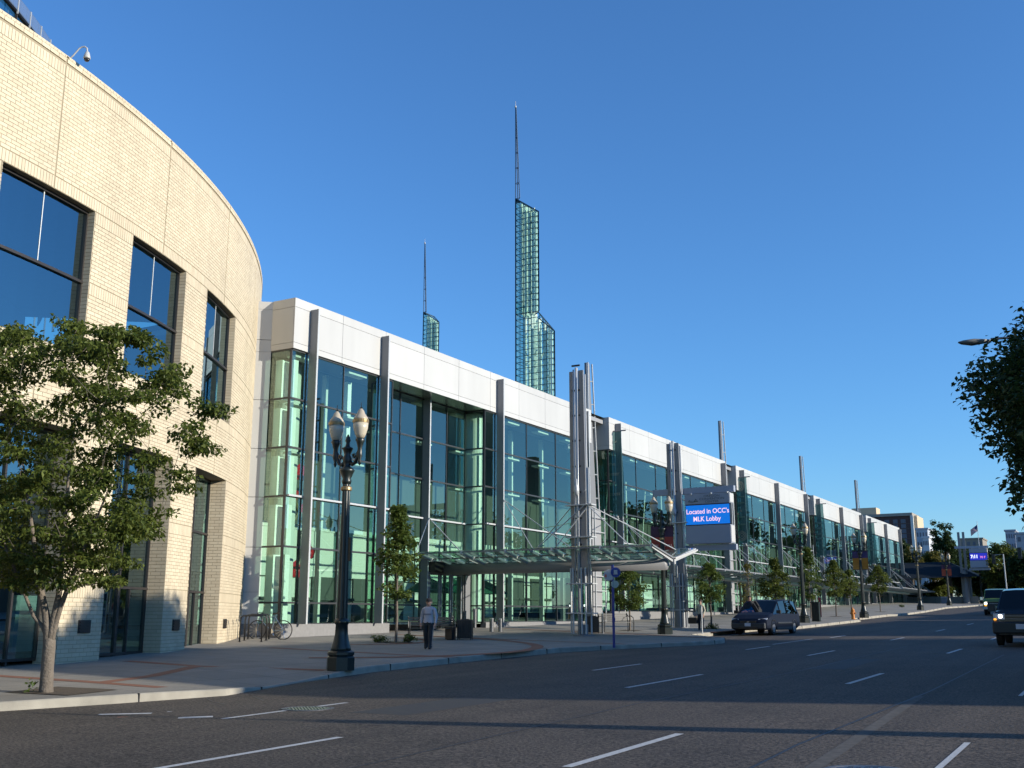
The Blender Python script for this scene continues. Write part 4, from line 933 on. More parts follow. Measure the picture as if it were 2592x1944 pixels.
# ------------------------------------------------------------------ twin-globe ornamental lamp posts
globe_m, gt, gp_ = newmat('milk_glass'); gp_.inputs['Base Color'].default_value = (.58,.52,.40,1); gp_.inputs['Roughness'].default_value = .3; gp_.inputs['Transmission Weight'].default_value = .12; gp_.inputs['Subsurface Weight'].default_value = .25; gp_.inputs['Subsurface Radius'].default_value = (.1,.08,.06)
cap_m = mat('lamp_cap', (.42,.36,.27), .4, var=.1)
LAB = ['nearest ornate twin lamp post standing tall on the plaza corner','second twin lamp post with red banners left of the message sign','third twin lamp post, right behind the parked minivan','fourth twin lamp post with orange banners beyond the hydrant',
       'fifth twin lamp post before the dark shelter roof','sixth twin lamp post with red banners at the shelter corner','far twin lamp post in front of the time sign','farthest twin lamp post at the right picture edge']
def lamppost():
    t = thing('lamp_post', LAB[0], 'lamp post', (0,0,0), 0, 'twin globe lamp posts'); G = MT['lampgreen']
    m = M(); m.lathe([(.34,0),(.34,.30),(.30,.34),(.33,.36),(.33,.42),(.25,.46)], (0,0,0), 8); m.build('plinth', G, t)
    m = M(); m.lathe([(.25,.44),(.235,.52),(.19,.66),(.155,.84),(.145,1.05),(.17,1.09),(.175,1.15),(.14,1.2)], (0,0,0), 16); m.build('bell_base', G, t, smooth=True)
    m = M(); m.lathe([(.172,1.1),(.18,1.12),(.172,1.14)], (0,0,0), 8); m.build('gold_band', MT['gold'], t)
    m = M()
    n = 24; o = 0
    for z, r0 in ((1.18,.132),(4.45,.095)):
        for k in range(n):
            a = 2*math.pi*k/n; r_ = r0*(1 if k % 2 else .90); m.v.append((r_*math.cos(a), r_*math.sin(a), z))
    for k in range(n): m.f.append((k,(k+1)%n,n+(k+1)%n,n+k)); m.m.append(0)
    m.build('fluted_shaft', G, t)
    m = M(); m.lathe([(.12,4.26),(.135,4.28),(.135,4.34),(.12,4.36)], (0,0,0), 16); m.build('gold_band', MT['gold'], t)
    m = M(); m.lathe([(.10,4.42),(.12,4.5),(.10,4.56),(.17,4.72),(.19,4.76),(.17,4.8),(.08,4.86),(.10,4.95),(.13,5.05),(.08,5.15),(.12,5.28),(.15,5.31),(.06,5.36),(.045,5.45),(.07,5.5),(.05,5.58),(.015,5.66)], (0,0,0), 14); m.build('capital', G, t, smooth=True)
    for s in (-1, 1):
        m = M(); m.tube([(s*.08,0,4.98),(s*.16,0,4.90),(s*.25,0,4.94),(s*.30,0,5.06),(s*.33,0,5.2),(s*.38,0,5.26)], [.05,.05,.045,.04,.04,.04], 8)
        m.tube([(s*.20,0,5.06),(s*.245,0,5.10),(s*.225,0,5.16),(s*.17,0,5.13),(s*.19,0,5.07)], .022, 6); m.build('bracket_arm', G, t, smooth=True)
        m = M(); m.tube([(s*.205,-.035,5.055),(s*.25,-.035,5.10),(s*.225,-.035,5.165),(s*.165,-.035,5.13)], .012, 5); m.build('gold_scroll', MT['gold'], t)
        m = M(); m.lathe([(.01,4.86),(.045,4.94),(.03,5.0),(.07,5.1),(.06,5.18),(.055,5.3),(.09,5.42),(.12,5.5),(.10,5.54)], (s*.38,0,0), 12); m.build('lamp_holder', G, t, smooth=True)
        m = M(); m.lathe([(.09,5.53),(.135,5.63),(.178,5.78),(.19,5.93)], (s*.38,0,0), 20); gl = m.build('lamp_globe', globe_m, t, smooth=True)
        m = M(); m.lathe([(.20,5.92),(.205,5.97),(.20,6.0)], (s*.38,0,0), 20); m.build('rim_band', MT['gold'], t)
        m = M(); m.lathe([(.19,5.995),(.165,6.06),(.10,6.15),(.075,6.22),(.03,6.28)], (s*.38,0,0), 20); m.build('lamp_cap', cap_m, t, smooth=True)
        m = M(); m.lathe([(.02,6.27),(.03,6.31),(.012,6.34),(.008,6.44)], (s*.38,0,0), 8); m.build('finial', G, t)
    m = M(); m.box(.13,.20,-.02,.02,2.55,3.12); m.build('sign_bracket', G, t)
    return t
lp = lamppost(); lp.location = (-16.35, 20.3, walkz(-16.35, 20.3)-.01)
LPS = [(-18.42,46.07),(-17.9,68.4),(-17.1,82.3),(-17.6,110.6),(-18.9,140),(-18.2,168),(-11.0,190)]
lroots = [lp]
for k, (x, y) in enumerate(LPS): lroots.append(dup(lp, (x, y, walkz(x, y)-.01 if x < -15 else gz(y)), 0, LAB[k+1], 'twin globe lamp posts'))
for k, cA, cB, lb in ((1,(.34,.045,.03),(.06,.02,.045),'red exhibit hall banner on the second lamp post'),(3,(.50,.20,.02),(.07,.04,.11),'orange banner on the fourth lamp post'),(5,(.40,.07,.03),(.06,.02,.05),'red banner on the sixth lamp post')):
    q = lroots[k].location; t = thing('lamp_banner', lb, 'banner', q, 0, 'banners on lamp posts'); a_ = mat('banner_cloth%d' % k, cA, .7); b_ = mat('banner_top%d' % k, cB, .7)
    for s in (-1, 1):
        m = M(); x0, x1 = s*.10, s*.56
        for i in range(9):
            z = 3.55+1.35*i/8
            for x in (x0, x1): m.v.append((x, .03*math.sin(i*.9+s), z))
        for i in range(8): m.f.append((2*i,2*i+1,2*i+3,2*i+2)); m.m.append(1 if i > 4 else 0)
        m.build('cloth', [a_, b_], t)
        r_ = M(); r_.tube([(s*.08,0,4.92),(s*.6,0,4.92)], .018, 6); r_.build('rail', MT['black'], t); r_ = M(); r_.tube([(s*.08,0,3.53),(s*.6,0,3.53)], .018, 6); r_.build('rail', MT['black'], t)
    if k == 1:
        wt = mat('banner_white', (.6,.55,.5), .7)
        text('EXH', .15, wt, t, (-.33,-.05,4.0), (rad(90),0,0)); text('HALL', .15, wt, t, (.33,-.05,4.0), (rad(90),0,0))
# ------------------------------------------------------------------ street furniture
def bench(x, y, rz, label):
    t = thing('bench', label, 'bench', (x, y, walkz(x, y)), rz, 'black metal benches'); K = MT['black']
    m = M()
    for k in range(6): m.box(-.85, .85, -.22+.075*k, -.17+.075*k, .43, .455)
    m.build('seat', K, t, kind='stuff'); m = M()
    for k in range(4): m.box(-.85, .85, .22+.02*k, .24+.02*k, .52+.09*k, .58+.09*k)
    m.build('backrest', K, t, kind='stuff')
    for s in (-1, 1):
        m = M(); m.tube([(s*.87,-.24,0),(s*.87,-.26,.45),(s*.87,-.22,.66),(s*.87,-.05,.74),(s*.87,.18,.72),(s*.87,.28,.85)], .022, 7); m.tube([(s*.87,.2,0),(s*.87,.2,.5),(s*.87,.3,.88)], .02, 6); m.build('arm_frame', K, t)
    return t
bench(-23.25, 34.3, rad(42), 'black metal bench behind the walking man, left of the litter bin')
bench(-21.25, 46.95, rad(62), 'black metal bench behind the blue bus stop pole')
def litter(x, y, label, w=.27, h=.78):
    t = thing('litter_bin', label, 'bin', (x, y, walkz(x, y)), rad(25), 'black slatted litter bins')
    m = M(); m.box(-w+.03, w-.03, -w+.03, w-.03, .05, h-.06); m.build('liner', MT['black'], t); m = M()
    for k in range(9):
        u = -w+.03+(2*w-.06)*k/8
        for s in (-w, w): m.box(u-.02,u+.02,s-.012,s+.012,.06,h-.08); m.box(s-.012,s+.012,u-.02,u+.02,.06,h-.08)
    m.build('slats', MT['black'], t, kind='stuff'); m = M()
    m.box(-w-.03,w+.03,-w-.03,w+.03,h-.08,h-.02); m.box(-w*.55,w*.55,-w*.55,w*.55,h-.02,h+.01)
    for sx in (-1,1):
        for sy in (-1,1): m.box(sx*w-.03*(sx>0)-.0,sx*w+.03*(sx<0),sy*w-.03*(sy>0),sy*w+.03*(sy<0),0,.08)
    m.build('frame', MT['black'], t); return t
litter(-22.4, 35.35, 'square black slatted litter bin right of the bench by the walking man'); litter(-21.35, 44.6, 'black litter bin just right of the tall entrance mast')
m = M(); m.box(-.16,.16,-.14,.14,.03,.46); m.box(-.18,.18,-.16,.16,.46,.5); m.box(-.12,.12,-.1,.1,0,.03); tag(m.build('small_box', MT['black'], loc=(-22.75,34.85,walkz(-22.75,34.85)), bevel=.01), 'small black box standing between bench and litter bin', 'box')
ste = mat('brushed_steel', (.22,.22,.23), .25, metal=.8)
for (x, y, h, r_, lb, nm, ct) in ((-25.55,42.6,.62,.10,'left steel ash urn in front of the entrance glass','ash_urn','ash urn'),(-25.3,42.95,.6,.09,'right steel ash urn in front of the entrance glass','ash_urn','ash urn'),(-20.9,44.7,.92,.055,'slim steel bollard beside the bin by the entrance mast','bollard','bollard'),(-28.3,45.55,.95,.09,'steel door-opener pedestal beside the entrance doors','door_post','post')):
    t = thing(nm, lb, ct, (x, y, walkz(x, y)), 0, 'steel ash urns' if nm == 'ash_urn' else None); m = M(); m.lathe([(r_*1.05,0),(r_*1.05,.02),(r_,.03),(r_,h-.05)], (0,0,0), 16); m.build('body', ste, t, smooth=False); m = M(); m.lathe([(r_*1.1,h-.05),(r_*1.1,h-.01),(r_*.6,h)], (0,0,0), 16); m.build('cap', MT['chrome'], t)
for k, (a, b, lb) in enumerate((((-26.99,27.96),(-26.37,28.32),'nearest black hoop of the bicycle rack'),((-27.45,28.7),(-26.95,29.15),'middle black hoop of the bicycle rack'),((-27.95,29.4),(-27.55,29.95),'rearmost black hoop of the bicycle rack by the bicycle'))):
    z = walkz(*a); c = np.array([(a[0]+b[0])/2,(a[1]+b[1])/2]); A = np.array(a)-c; A = A/np.linalg.norm(A)*.38; t = thing('bike_rack', lb, 'bike rack', (c[0],c[1],z), 0, 'hoops of the bicycle rack')
    m = M(); p = lambda s, zz: (A[0]*s, A[1]*s, zz)
    m.tube([p(1,0),p(1,.72),p(.94,.83),p(.8,.89),p(-.8,.89),p(-.94,.83),p(-1,.72),p(-1,0)], .027, 9); m.build('hoop', MT['black'], t, smooth=True)
    m = M(); [m.lathe([(.06,0),(.06,.012)], p(s, 0), 10) for s in (-1,1)]; m.build('base_plates', MT['black'], t, kind='stuff')
def bicycle(f, r_, label):
    f = np.array([*f, 0.]); r_ = np.array([*r_, 0.]); z = min(walkz(*f[:2]), walkz(*r_[:2])); t = thing('bicycle', label, 'bicycle', (f[0], f[1], z)); ax = (r_-f); L = np.linalg.norm(ax); ax /= L; n = np.array([-ax[1],ax[0],0])
    P = lambda s, h, o=0: tuple(ax*s+n*o+np.array([0,0,h])); R_ = .34; L = 1.02
    for c in (0, L):
        m = M(); m.tube([P(c+R_*math.cos(a), R_+R_*math.sin(a)) for a in np.linspace(0, 2*math.pi, 29)], .019, 6, cap=False); w = m.build('wheel', MT['tyre'], t, smooth=True)
        s = M(); [s.tube([P(c,R_), P(c+R_*.97*math.cos(a), R_+R_*.97*math.sin(a))], .0035, 3) for a in np.linspace(0, 2*math.pi, 15)[:-1]]; s.build('spokes', MT['chrome'], w, kind='stuff')
    st = mat('bike_frame_blue_grey', (.16,.22,.28), .35, metal=.4)
    m = M()
    for a, b in (((0,R_),(.10,.78)),((.10,.78),(.14,.9)),((.12,.80),(.68,.82)),((.11,.72),(.56,.30)),((.56,.30),(.72,.92)),((.56,.30),(L,R_)),((.69,.80),(L,R_))): m.tube([P(*a), P(*b)], .017, 6)
    m.build('frame', st, t)
    m = M(); m.tube([P(.14,.9,-.2),P(.08,.95,-.22),P(.10,.97,-.12),P(.14,.96,0),P(.10,.97,.12),P(.08,.95,.22),P(.14,.9,.2)], .014, 6); m.build('handlebar', MT['black'], t)
    m = M(); m.prism([P(.58,.95,.02),P(.66,.95,.03),P(.84,.99,.08),P(.86,.99,-.08),P(.66,.95,-.03),P(.58,.95,-.02)], (0,0,-.05)); m.build('saddle', MT['black'], t)
    m = M(); m.tube([P(.56,.30,-.05),P(.56,.30,.05)], .09, 12); m.tube([P(.56,.30,.07),P(.62,.15,.07),P(.62,.15,.15)], .012, 5); m.build('crank', MT['chrome'], t)
bicycle((-28.05,29.9), (-27.1,30.25), 'grey bicycle leaning behind the black rack hoops')
# bus stop
t = thing('bus_stop', 'blue bus stop pole with round blue and white sign discs', 'bus stop', (-15.3, 33.6, walkz(-15.3, 33.6))); blu = mat('stop_blue', (.01,.03,.22), .4); pr = Vector((.867,.498,0))
m = M(); m.box(-.035,.035,-.03,.03,0,2.78); m.build('pole', blu, t)
def disc(name, cx, z, r_, mt, oy, th=.012, n=20):
    m = M(); q = [(cx*pr.x+r_*math.cos(a)*pr.x+.0-oy*.498*-1, cx*pr.y+r_*math.cos(a)*pr.y-oy*.867, z+r_*math.sin(a)) for a in np.linspace(0, 2*math.pi, n+1)[:-1]]
    m.prism(q, (-.498*th,.867*th,0)); return m.build(name, mt, t)
disc('blue_disc', .10, 2.52, .17, blu, .05); disc('white_disc', -.13, 2.43, .20, MT['paint'], .04, n=8); disc('route_disc', .07, 2.12, .13, mat('pale_green_disc', (.35,.42,.36), .5), .04)
m = M(); m.box(-.06,.06,0,.004,0,.13); m.box(-.075,.075,0,.004,-.02,0); o = m.build('bus_symbol', MT['paint'], t, loc=(.10*.867+.035,.10*.498-.062,2.47)); o.rotation_euler = (0,0,YAW)
m = M(); m.box(-.03,.03,0,.004,-.05,.05); o = m.build('red_symbol', mat('stop_red', (.6,.12,.06), .5), t, loc=(-.24*.867+.03,-.24*.498-.055,2.40)); o.rotation_euler = (0,0,YAW)
m = M(); m.box(-.035,.05,-.04,.04,.85,1.0); m.build('timetable_holder', blu, t)
# parking post, hydrant, red post, green cabinet
t = thing('parking_post', 'thin silver post at the kerb end before the minivan', 'post', (-17.2,47.6,walkz(-17.2,47.6))); m = M(); m.lathe([(.03,0),(.03,1.18)], (0,0,0), 10); m.build('pole', MT['silver'], t); m = M(); m.lathe([(.036,1.17),(.036,1.22),(.01,1.24)], (0,0,0), 10); m.build('cap', MT['silver'], t)
t = thing('fire_hydrant', 'orange fire hydrant on the sunny pavement', 'hydrant', (-16.95,77.9,walkz(-16.95,77.9))); org = mat('hydrant_orange', (.55,.20,.03), .5, var=.2)
m = M(); m.lathe([(.16,0),(.16,.05),(.115,.06),(.115,.5),(.15,.52),(.15,.58),(.12,.6)], (0,0,0), 14); m.build('barrel', org, t, smooth=False)
m = M(); m.lathe([(.13,.6),(.12,.68),(.07,.74),(.035,.76),(.035,.82),(.01,.83)], (0,0,0), 14); m.build('bonnet', org, t, smooth=True)
for v in ((.2,0),(-.2,0),(0,-.2)): m = M(); m.tube([(v[0]*.4,v[1]*.4,.42),(v[0],v[1],.42)], .055, 10); m.build('nozzle', org, t)
t = thing('red_post', 'slim dark red post left of the hydrant', 'post', (-20.2,81.8,walkz(-20.2,81.8))); m = M(); m.lathe([(.10,0),(.10,1.25)], (0,0,0), 10); m.build('pole', mat('dark_red', (.25,.02,.02), .5), t); m = M(); m.lathe([(.11,1.25),(.11,1.4),(.04,1.46)], (0,0,0), 10); m.build('cap', mat('dark_red2', (.3,.04,.03), .5), t)
t = thing('green_cabinet', 'dark green utility cabinet behind the third lamp post', 'cabinet', (-17.9,71.4,walkz(-17.9,71.4))); m = M(); m.box(-.24,.24,-.2,.2,.06,1.2); m.build('body', MT['lampgreen'], t); m = M(); m.box(-.27,.27,-.23,.23,1.2,1.25); m.box(-.26,.26,-.22,.22,0,.06); m.build('rims', MT['lampgreen'], t, kind='stuff'); m = M(); m.box(-.2,.2,-.215,-.2,.15,1.1); m.build('door', MT['lampgreen'], t)
# manhole covers
for x, y, lb in ((-2.2,10.35,'dark round manhole cover at the bottom edge of the road'),(-11.5,13.5,'greenish manhole cover near the kerb in the left lane')):
    t = thing('manhole_cover', lb, 'manhole', (x, y, roadz(x, y)-.028), 0, 'manhole covers'); m = M(); m.lathe([(.42,0),(.42,.036),(.36,.038),(.355,.03)], (0,0,0), 32); m.build('rim', mat('cast_iron', (.10,.10,.11), .5, metal=.4, var=.4, scale=20), t)
    m = M(); m.lathe([(.35,0),(.35,.035)], (0,0,0), 32)
    for i in range(-4,5):
        for j in range(-4,5):
            if i*i+j*j < 20: m.box(i*.07-.02,i*.07+.02,j*.07-.02,j*.07+.02,.035,.041)
    m.build('lid', mat('iron_lid', (.05,.055,.075) if x > -5 else (.13,.15,.12), .4, metal=.3, var=.4, scale=16), t)
# security camera on the parapet
B = pol(13.5, RR-.2, TOP+.02); t = thing('security_camera', 'white dome security camera on a gooseneck above the brick parapet', 'camera', B); rt = np.array([.867,.498,0]); P = lambda a, z, d=0: tuple(rt*a+np.array([.5,-.86,0])*d+np.array([0,0,z]))
m = M(); m.tube([P(0,-.02),P(.16,.16),P(.30,.36),P(.36,.40),P(.44,.41),P(.50,.36),P(.52,.24)], .020, 8); m.build('gooseneck', MT['white_panel'], t, smooth=True)
m = M(); m.lathe([(.035,.02),(.05,0),(.07,-.06),(.085,-.12),(.09,-.17),(.075,-.18)], P(.52,.24), 16); m.build('housing', MT['white_panel'], t, smooth=True)
m = M(); m.lathe([(.072,-.175),(.07,-.21),(.05,-.245),(.015,-.26)], P(.52,.24), 16); m.build('dome', mat('smoked_dome', (.03,.025,.025), .1), t, smooth=True)
# cobra-head street light on the right
t = thing('street_light', 'grey cobra-head street light reaching out of the right-hand tree', 'street light', (2.6, 27.8, -1.1)); L0 = np.array([2.6,27.8,-1.1]); hd = at(2467, 864, 25.5)-L0
m = M(); m.tube([(0,0,0),(0,0,7.2),(-.5,-.1,7.55),(-2.0,-.6,hd[2]-.02),tuple(hd+np.array([.35,.1,.03]))], [.12,.08,.05,.035,.03], 10); m.build('pole', MT['fin'], t, smooth=True)
m = M(); n = 8
prof = [(-.40,.02,.02),(-.30,.10,.05),(-.05,.14,.085),(.2,.11,.06),(.38,.045,.035)]
for a, w_, hh in prof:
    for k in range(12):
        th = 2*math.pi*k/12; q = hd+rt*a+np.array([-.498,.867,0])*w_*math.cos(th)+np.array([0,0,hh*math.sin(th)*(1.25 if math.sin(th) < 0 else .7)+a*.06]); m.v.append(tuple(q))
for i in range(4):
    for k in range(12): m.f.append((i*12+k,i*12+(k+1)%12,(i+1)*12+(k+1)%12,(i+1)*12+k)); m.m.append(0)
m.f += [tuple(range(12)), tuple(range(48,60))]; m.m += [0,0]; m.build('lamp_head', mat('lamp_head_grey', (.20,.19,.17), .5), t, smooth=True)
# ------------------------------------------------------------------ people: one skinned body each
def skinned(joints, edges, mats, pick, parent, name='body', sub=2):
    names = list(joints); me = bpy.data.meshes.new(name); me.from_pydata([joints[n][0] for n in names], [(names.index(a), names.index(b)) for a, b in edges], [])
    o = bpy.data.objects.new(name, me); COL.objects.link(o); o.modifiers.new('skin', 'SKIN'); s = o.modifiers.new('sub', 'SUBSURF'); s.levels = sub; s.render_levels = sub
    for i, n in enumerate(names):
        r = joints[n][1]; sv = me.skin_vertices[0].data[i]; sv.radius = r if isinstance(r, tuple) else (r, r); sv.use_root = (i == 0)
    bpy.context.view_layer.update(); dg = bpy.context.evaluated_depsgraph_get(); nm = bpy.data.meshes.new_from_object(o.evaluated_get(dg)); bpy.data.objects.remove(o)
    nm.name = name; nm.materials.clear()
    for m in mats: nm.materials.append(m)
    for p in nm.polygons: p.material_index = pick(p.center); p.use_smooth = True
    return link(name, nm, parent)
def person(name_label, loc, rz, scale, top, legs, hands, stride=.0, bag=False, hair=(.05,.035,.03), cap=None, sleeves=.86, bend=0):
    t = thing('person', name_label, 'person', loc, rz); t.scale = scale if isinstance(scale, tuple) else (scale,)*3
    J = {'pelvis':((0,0,.95),(.155,.12)),'waist':((0,.0,1.10),(.155,.115)),'chest':((0,.01,1.30),(.185,.125)),'collar':((0,.015,1.43),(.12,.09)),'neck':((0,.01,1.50),.055),'jaw':((0,-.02,1.575),(.068,.08)),'head':((0,-.005,1.66),(.078,.095)),'crown':((0,.01,1.72),(.06,.075)),'nose':((0,-.105,1.62),.014)}
    E = [('pelvis','waist'),('waist','chest'),('chest','collar'),('collar','neck'),('neck','jaw'),('jaw','head'),('head','crown'),('jaw','nose')]
    for s, n in ((1,'l'),(-1,'r')):
        st = stride*s
        J.update({'sh'+n:((s*.18,.015,1.40),.072),'el'+n:((s*.255,.03-st*.25,1.12),.056),'wr'+n:((s*hands[0],hands[1]-st*.5,hands[2]),.036),'pa'+n:((s*hands[0],hands[1]-.025-st*.55,hands[2]-.075),(.042,.022)),
                  'hi'+n:((s*.09,0,.88),.105),'kn'+n:((s*.105,-.02-st*.5,.49),.088),'an'+n:((s*.115,.02-st+.0,.10),.068),'he'+n:((s*.115,.05-st,.045),.045),'to'+n:((s*.125,-.13-st,.04),.042)})
        E += [('collar','sh'+n),('sh'+n,'el'+n),('el'+n,'wr'+n),('wr'+n,'pa'+n),('pelvis','hi'+n),('hi'+n,'kn'+n),('kn'+n,'an'+n),('an'+n,'he'+n),('an'+n,'to'+n)]
        pv = J['pa'+n][0]
        for f, (dx, L) in enumerate(((-.028,.075),(-.010,.085),(.009,.08),(.027,.062))):
            J['f%d%s' % (f,n)] = ((pv[0]+s*.0+dx*.35, pv[1]+dx, pv[2]-.04), .0095); J['g%d%s' % (f,n)] = ((pv[0]-s*.012+dx*.35, pv[1]+dx*1.1-.01, pv[2]-.04-L), .0075); E += [('pa'+n,'f%d%s' % (f,n)),('f%d%s' % (f,n),'g%d%s' % (f,n))]
        J['t0'+n] = ((pv[0]-s*.02,pv[1]-.045,pv[2]-.02),.010); E.append(('pa'+n,'t0'+n))
    hz = hands[2]
    def pick(c):
        if c.z > 1.49: return 2
        arm = abs(c.x) > .175 and c.z < 1.3
        if arm and c.z < hz+.02: return 2
        if arm and c.z < sleeves: return 2
        if arm: return 0
        if c.z < .085: return 3
        return 0 if c.z > .93 else 1
    T_ = mat('clothes_top', top, .85, bump=.2, bscale=30); Lg = mat('clothes_legs', legs, .85)
    skinned(J, E, [T_, Lg, MT['skin'], MT['black']], pick, t)
    H = mat('hair', hair, .8)
    if cap:
        m = M(); m.lathe([(.098,1.655),(.104,1.70),(.085,1.765),(.03,1.79)], (0,.005,0), 14); m.prism([(-.075,-.07,1.665),(.075,-.07,1.665),(.06,-.18,1.65),(-.06,-.18,1.65)], (0,0,.012)); m.build('cap', mat('cap_cloth', cap, .8), t, smooth=False)
        m = M(); m.lathe([(.09,1.58),(.097,1.66)], (0,.022,0), 12); 
        m.v = [v for v in m.v]; m.build('hair', H, t)
    else:
        m = M(); m.lathe([(.085,1.60),(.105,1.68),(.09,1.755),(.03,1.785)], (0,.022,0), 14); m.build('hair', H, t, smooth=True)
    for s in (-1, 1):
        m = M(); m.lathe([(.001,-.012),(.011,-.006),(.011,.006),(.001,.012)], (s*.032,-.088,1.648), 6); m.build('eye', MT['black'], t)
        m = M(); m.lathe([(.002,-.03),(.014,-.015),(.016,.012),(.002,.03)], (s*.088,.01,1.63), 6); m.build('ear', MT['skin'], t)
    m = M(); m.box(-.024,.024,-.102,-.09,1.572,1.580); m.build('mouth', mat('lips', (.30,.12,.10), .6), t)
    return t
man = person('man in grey sweatshirt, dark jeans and cap walking across the plaza', (-19.65,28.81,walkz(-19.65,28.81)), rad(14), (1.03,.98,.905), (.46,.46,.50), (.018,.024,.030), (.27,-.04,.90), .16, cap=(.02,.018,.02), hair=(.25,.22,.2))
m = M(); m.box(-.13,.13,-.13,-.118,1.20,1.24); m.build('chest_print', mat('print_grey', (.2,.21,.24), .9), man)
person('woman in pale jacket and dark trousers standing near the message sign mast', (-18.7,51.6,walkz(-18.7,51.6)), rad(5), .86, (.42,.39,.28), (.03,.03,.035), (.22,-.12,.92), .06, hair=(.035,.02,.015))
person('man in dark red shirt standing behind the minivan', (-18.15,58.0,walkz(-18.15,58.0)), rad(30), .96, (.07,.008,.014), (.02,.02,.025), (.20,-.20,1.02), .02, hair=(.02,.015,.012), sleeves=1.08)
m = M(); m.box(-.24,.24,-.10,.10,0,.30); o = m.build('handbag', MT['black'], loc=(-19.05,51.45,walkz(-19.0,51.4)+.33), bevel=.03); tag(o, 'black bag carried at the woman\'s side', 'bag')
m = M(); m.tube([(-.12,0,.29),(-.10,0,.42),(.10,0,.42),(.12,0,.29)], .014, 6); m.build('strap', MT['black'], o)
# ------------------------------------------------------------------ vehicles (front looks towards -Y)
def vehicle(name, label, cat, loc, rz, paint, st, kinds, wheels, W, rw=.34):
    t = thing(name, label, cat, loc, rz); body = M(); ws = M(); sw = M(); rw_ = M()
    secs = []
    for (y, zb, zl, wl, zt, wt) in st:
        zm = zb+(zl-zb)*.45
        half = [(wl*.86,zb),(wl*.985,zb+.10),(wl*1.0,zm),(wl*.975,zl),(wt,zt-.028),(wt*.86,zt),(wt*.45,zt+.018)]
        secs.append([(x,y,z) for x, z in half]+[(-x,y,z) for x, z in reversed(half)])
    n = len(secs[0])
    for i, kd in enumerate(kinds):
        for j in range(n):
            k = (j+1) % n; q = [secs[i][j], secs[i+1][j], secs[i+1][k], secs[i][k]]
            side = j in (3, n-5); topj = j in (4,5,6,n-7,n-6) or side
            if kd == 'win' and side: tgt = sw
            elif kd == 'ws' and side and i == 3: tgt = sw
            elif kd == 'ws' and topj and not side: tgt = ws if i < 5 else rw_
            else: tgt = body
            tgt.add(q, [(3,2,1,0)])
    body.add(secs[0], [tuple(range(n))]); body.add(secs[-1], [tuple(reversed(range(n)))])
    body.build('body', paint, t, bevel=.012); ws.build('windshield', MT['carglass'], t) if ws.v else None; rw_.build('rear_window', MT['carglass'], t) if rw_.v else None; sw.build('side_window', MT['carglass'], t) if sw.v else None
    inn = M(); y0, y1 = st[3][0]+.5, st[-2][0]-.2; inn.box(-W*.8, W*.8, y0, y1, st[3][1]+.2, st[3][2]-.02)
    for yy in (y0+.7, y0+1.6):
        for s in (-.42, .42): inn.box(s-.25, s+.25, yy, yy+.16, st[3][2]-.3, st[3][4]+.42 if st[3][4] < 1.3 else st[3][2]+.4)
    inn.build('interior', MT['black'], t)
    for i, kd in enumerate(kinds):
        if kd == 'win' or (kd == 'ws' and i == 3):
            for s in (-1, 1):
                for a in (i, i+1) if kd == 'win' else ((i, i+1),):
                    b0, b1 = (a, a) if isinstance(a, int) else a; p0 = Vector(secs[b0][(3 if b0 == b1 else 4) if s > 0 else (n-4 if b0 == b1 else n-5)]); p1 = Vector(secs[b1][4 if s > 0 else n-5]); m = M(); m.beam(p0, p1, .05, .04); m.build('pillar', paint, t)
    for wy in wheels:
        for s in (-1, 1):
            m = M(); x0 = s*(W-.02); m.tube([(x0-s*.22,wy,rw),(x0-s*.2,wy,rw),(x0-s*.02,wy,rw),(x0,wy,rw)], [rw*.92,rw,rw,rw*.9], 20); w = m.build('wheel', MT['tyre'], t, smooth=False)
            m = M(); m.tube([(x0-s*.03,wy,rw),(x0+s*.006,wy,rw),(x0+s*.008,wy,rw)], [rw*.62,rw*.62,rw*.3], 16); m.build('rim', MT['rim'], w)
            m = M()
            for k in range(9):
                a, b = math.pi*k/9-.0, math.pi*(k+1)/9; R1, R2 = rw*1.08, rw*1.22
                m.add([(s*(W+.004),wy+R1*math.cos(a),rw+R1*math.sin(a)),(s*(W+.004),wy+R2*math.cos(a),rw+R2*math.sin(a)),(s*(W+.004),wy+R2*math.cos(b),rw+R2*math.sin(b)),(s*(W+.004),wy+R1*math.cos(b),rw+R1*math.sin(b))], [(0,1,2,3)])
            m.build('wheel_arch', MT['black'], t)
    return t
def bx(t, nm, mt, *a, bev=.01): m = M(); m.box(*a); return m.build(nm, mt, t, bevel=bev)
lens = mat('headlamp_lens', (.55,.57,.6), .12, coat=.5); amber = emis('amber_lamp', (1,.35,.03), 1.5); lit_h = emis('lit_headlamp', (1,.97,.92), 7); plate = mat('number_plate', (.55,.56,.6), .5, var=.2, scale=30)
pb = mat('minivan_blue', (.005,.009,.021), .55, metal=0, coat=0, spec=.18, var=.03); pc = mat('bumper_grey_blue', (.025,.03,.036), .55)
mv = vehicle('minivan', 'dark blue minivan parked in the kerb bay, facing the camera', 'minivan', (-15.72,52.75,roadz(-15.7,52.7)), rad(-3), pb,
  [(-2.50,.32,.55,.72,.62,.62),(-2.38,.24,.66,.90,.74,.76),(-1.95,.22,.84,.94,.93,.84),(-1.45,.22,.95,.94,1.05,.86),(-.50,.22,1.0,.94,1.60,.78),(.45,.22,1.0,.94,1.66,.79),(1.35,.22,1.0,.94,1.66,.78),(2.12,.24,1.0,.93,1.62,.75),(2.50,.32,.96,.90,1.12,.78)],
  ['p','p','p','ws','win','win','win','ws'], (-1.55,1.5), .95, .33)
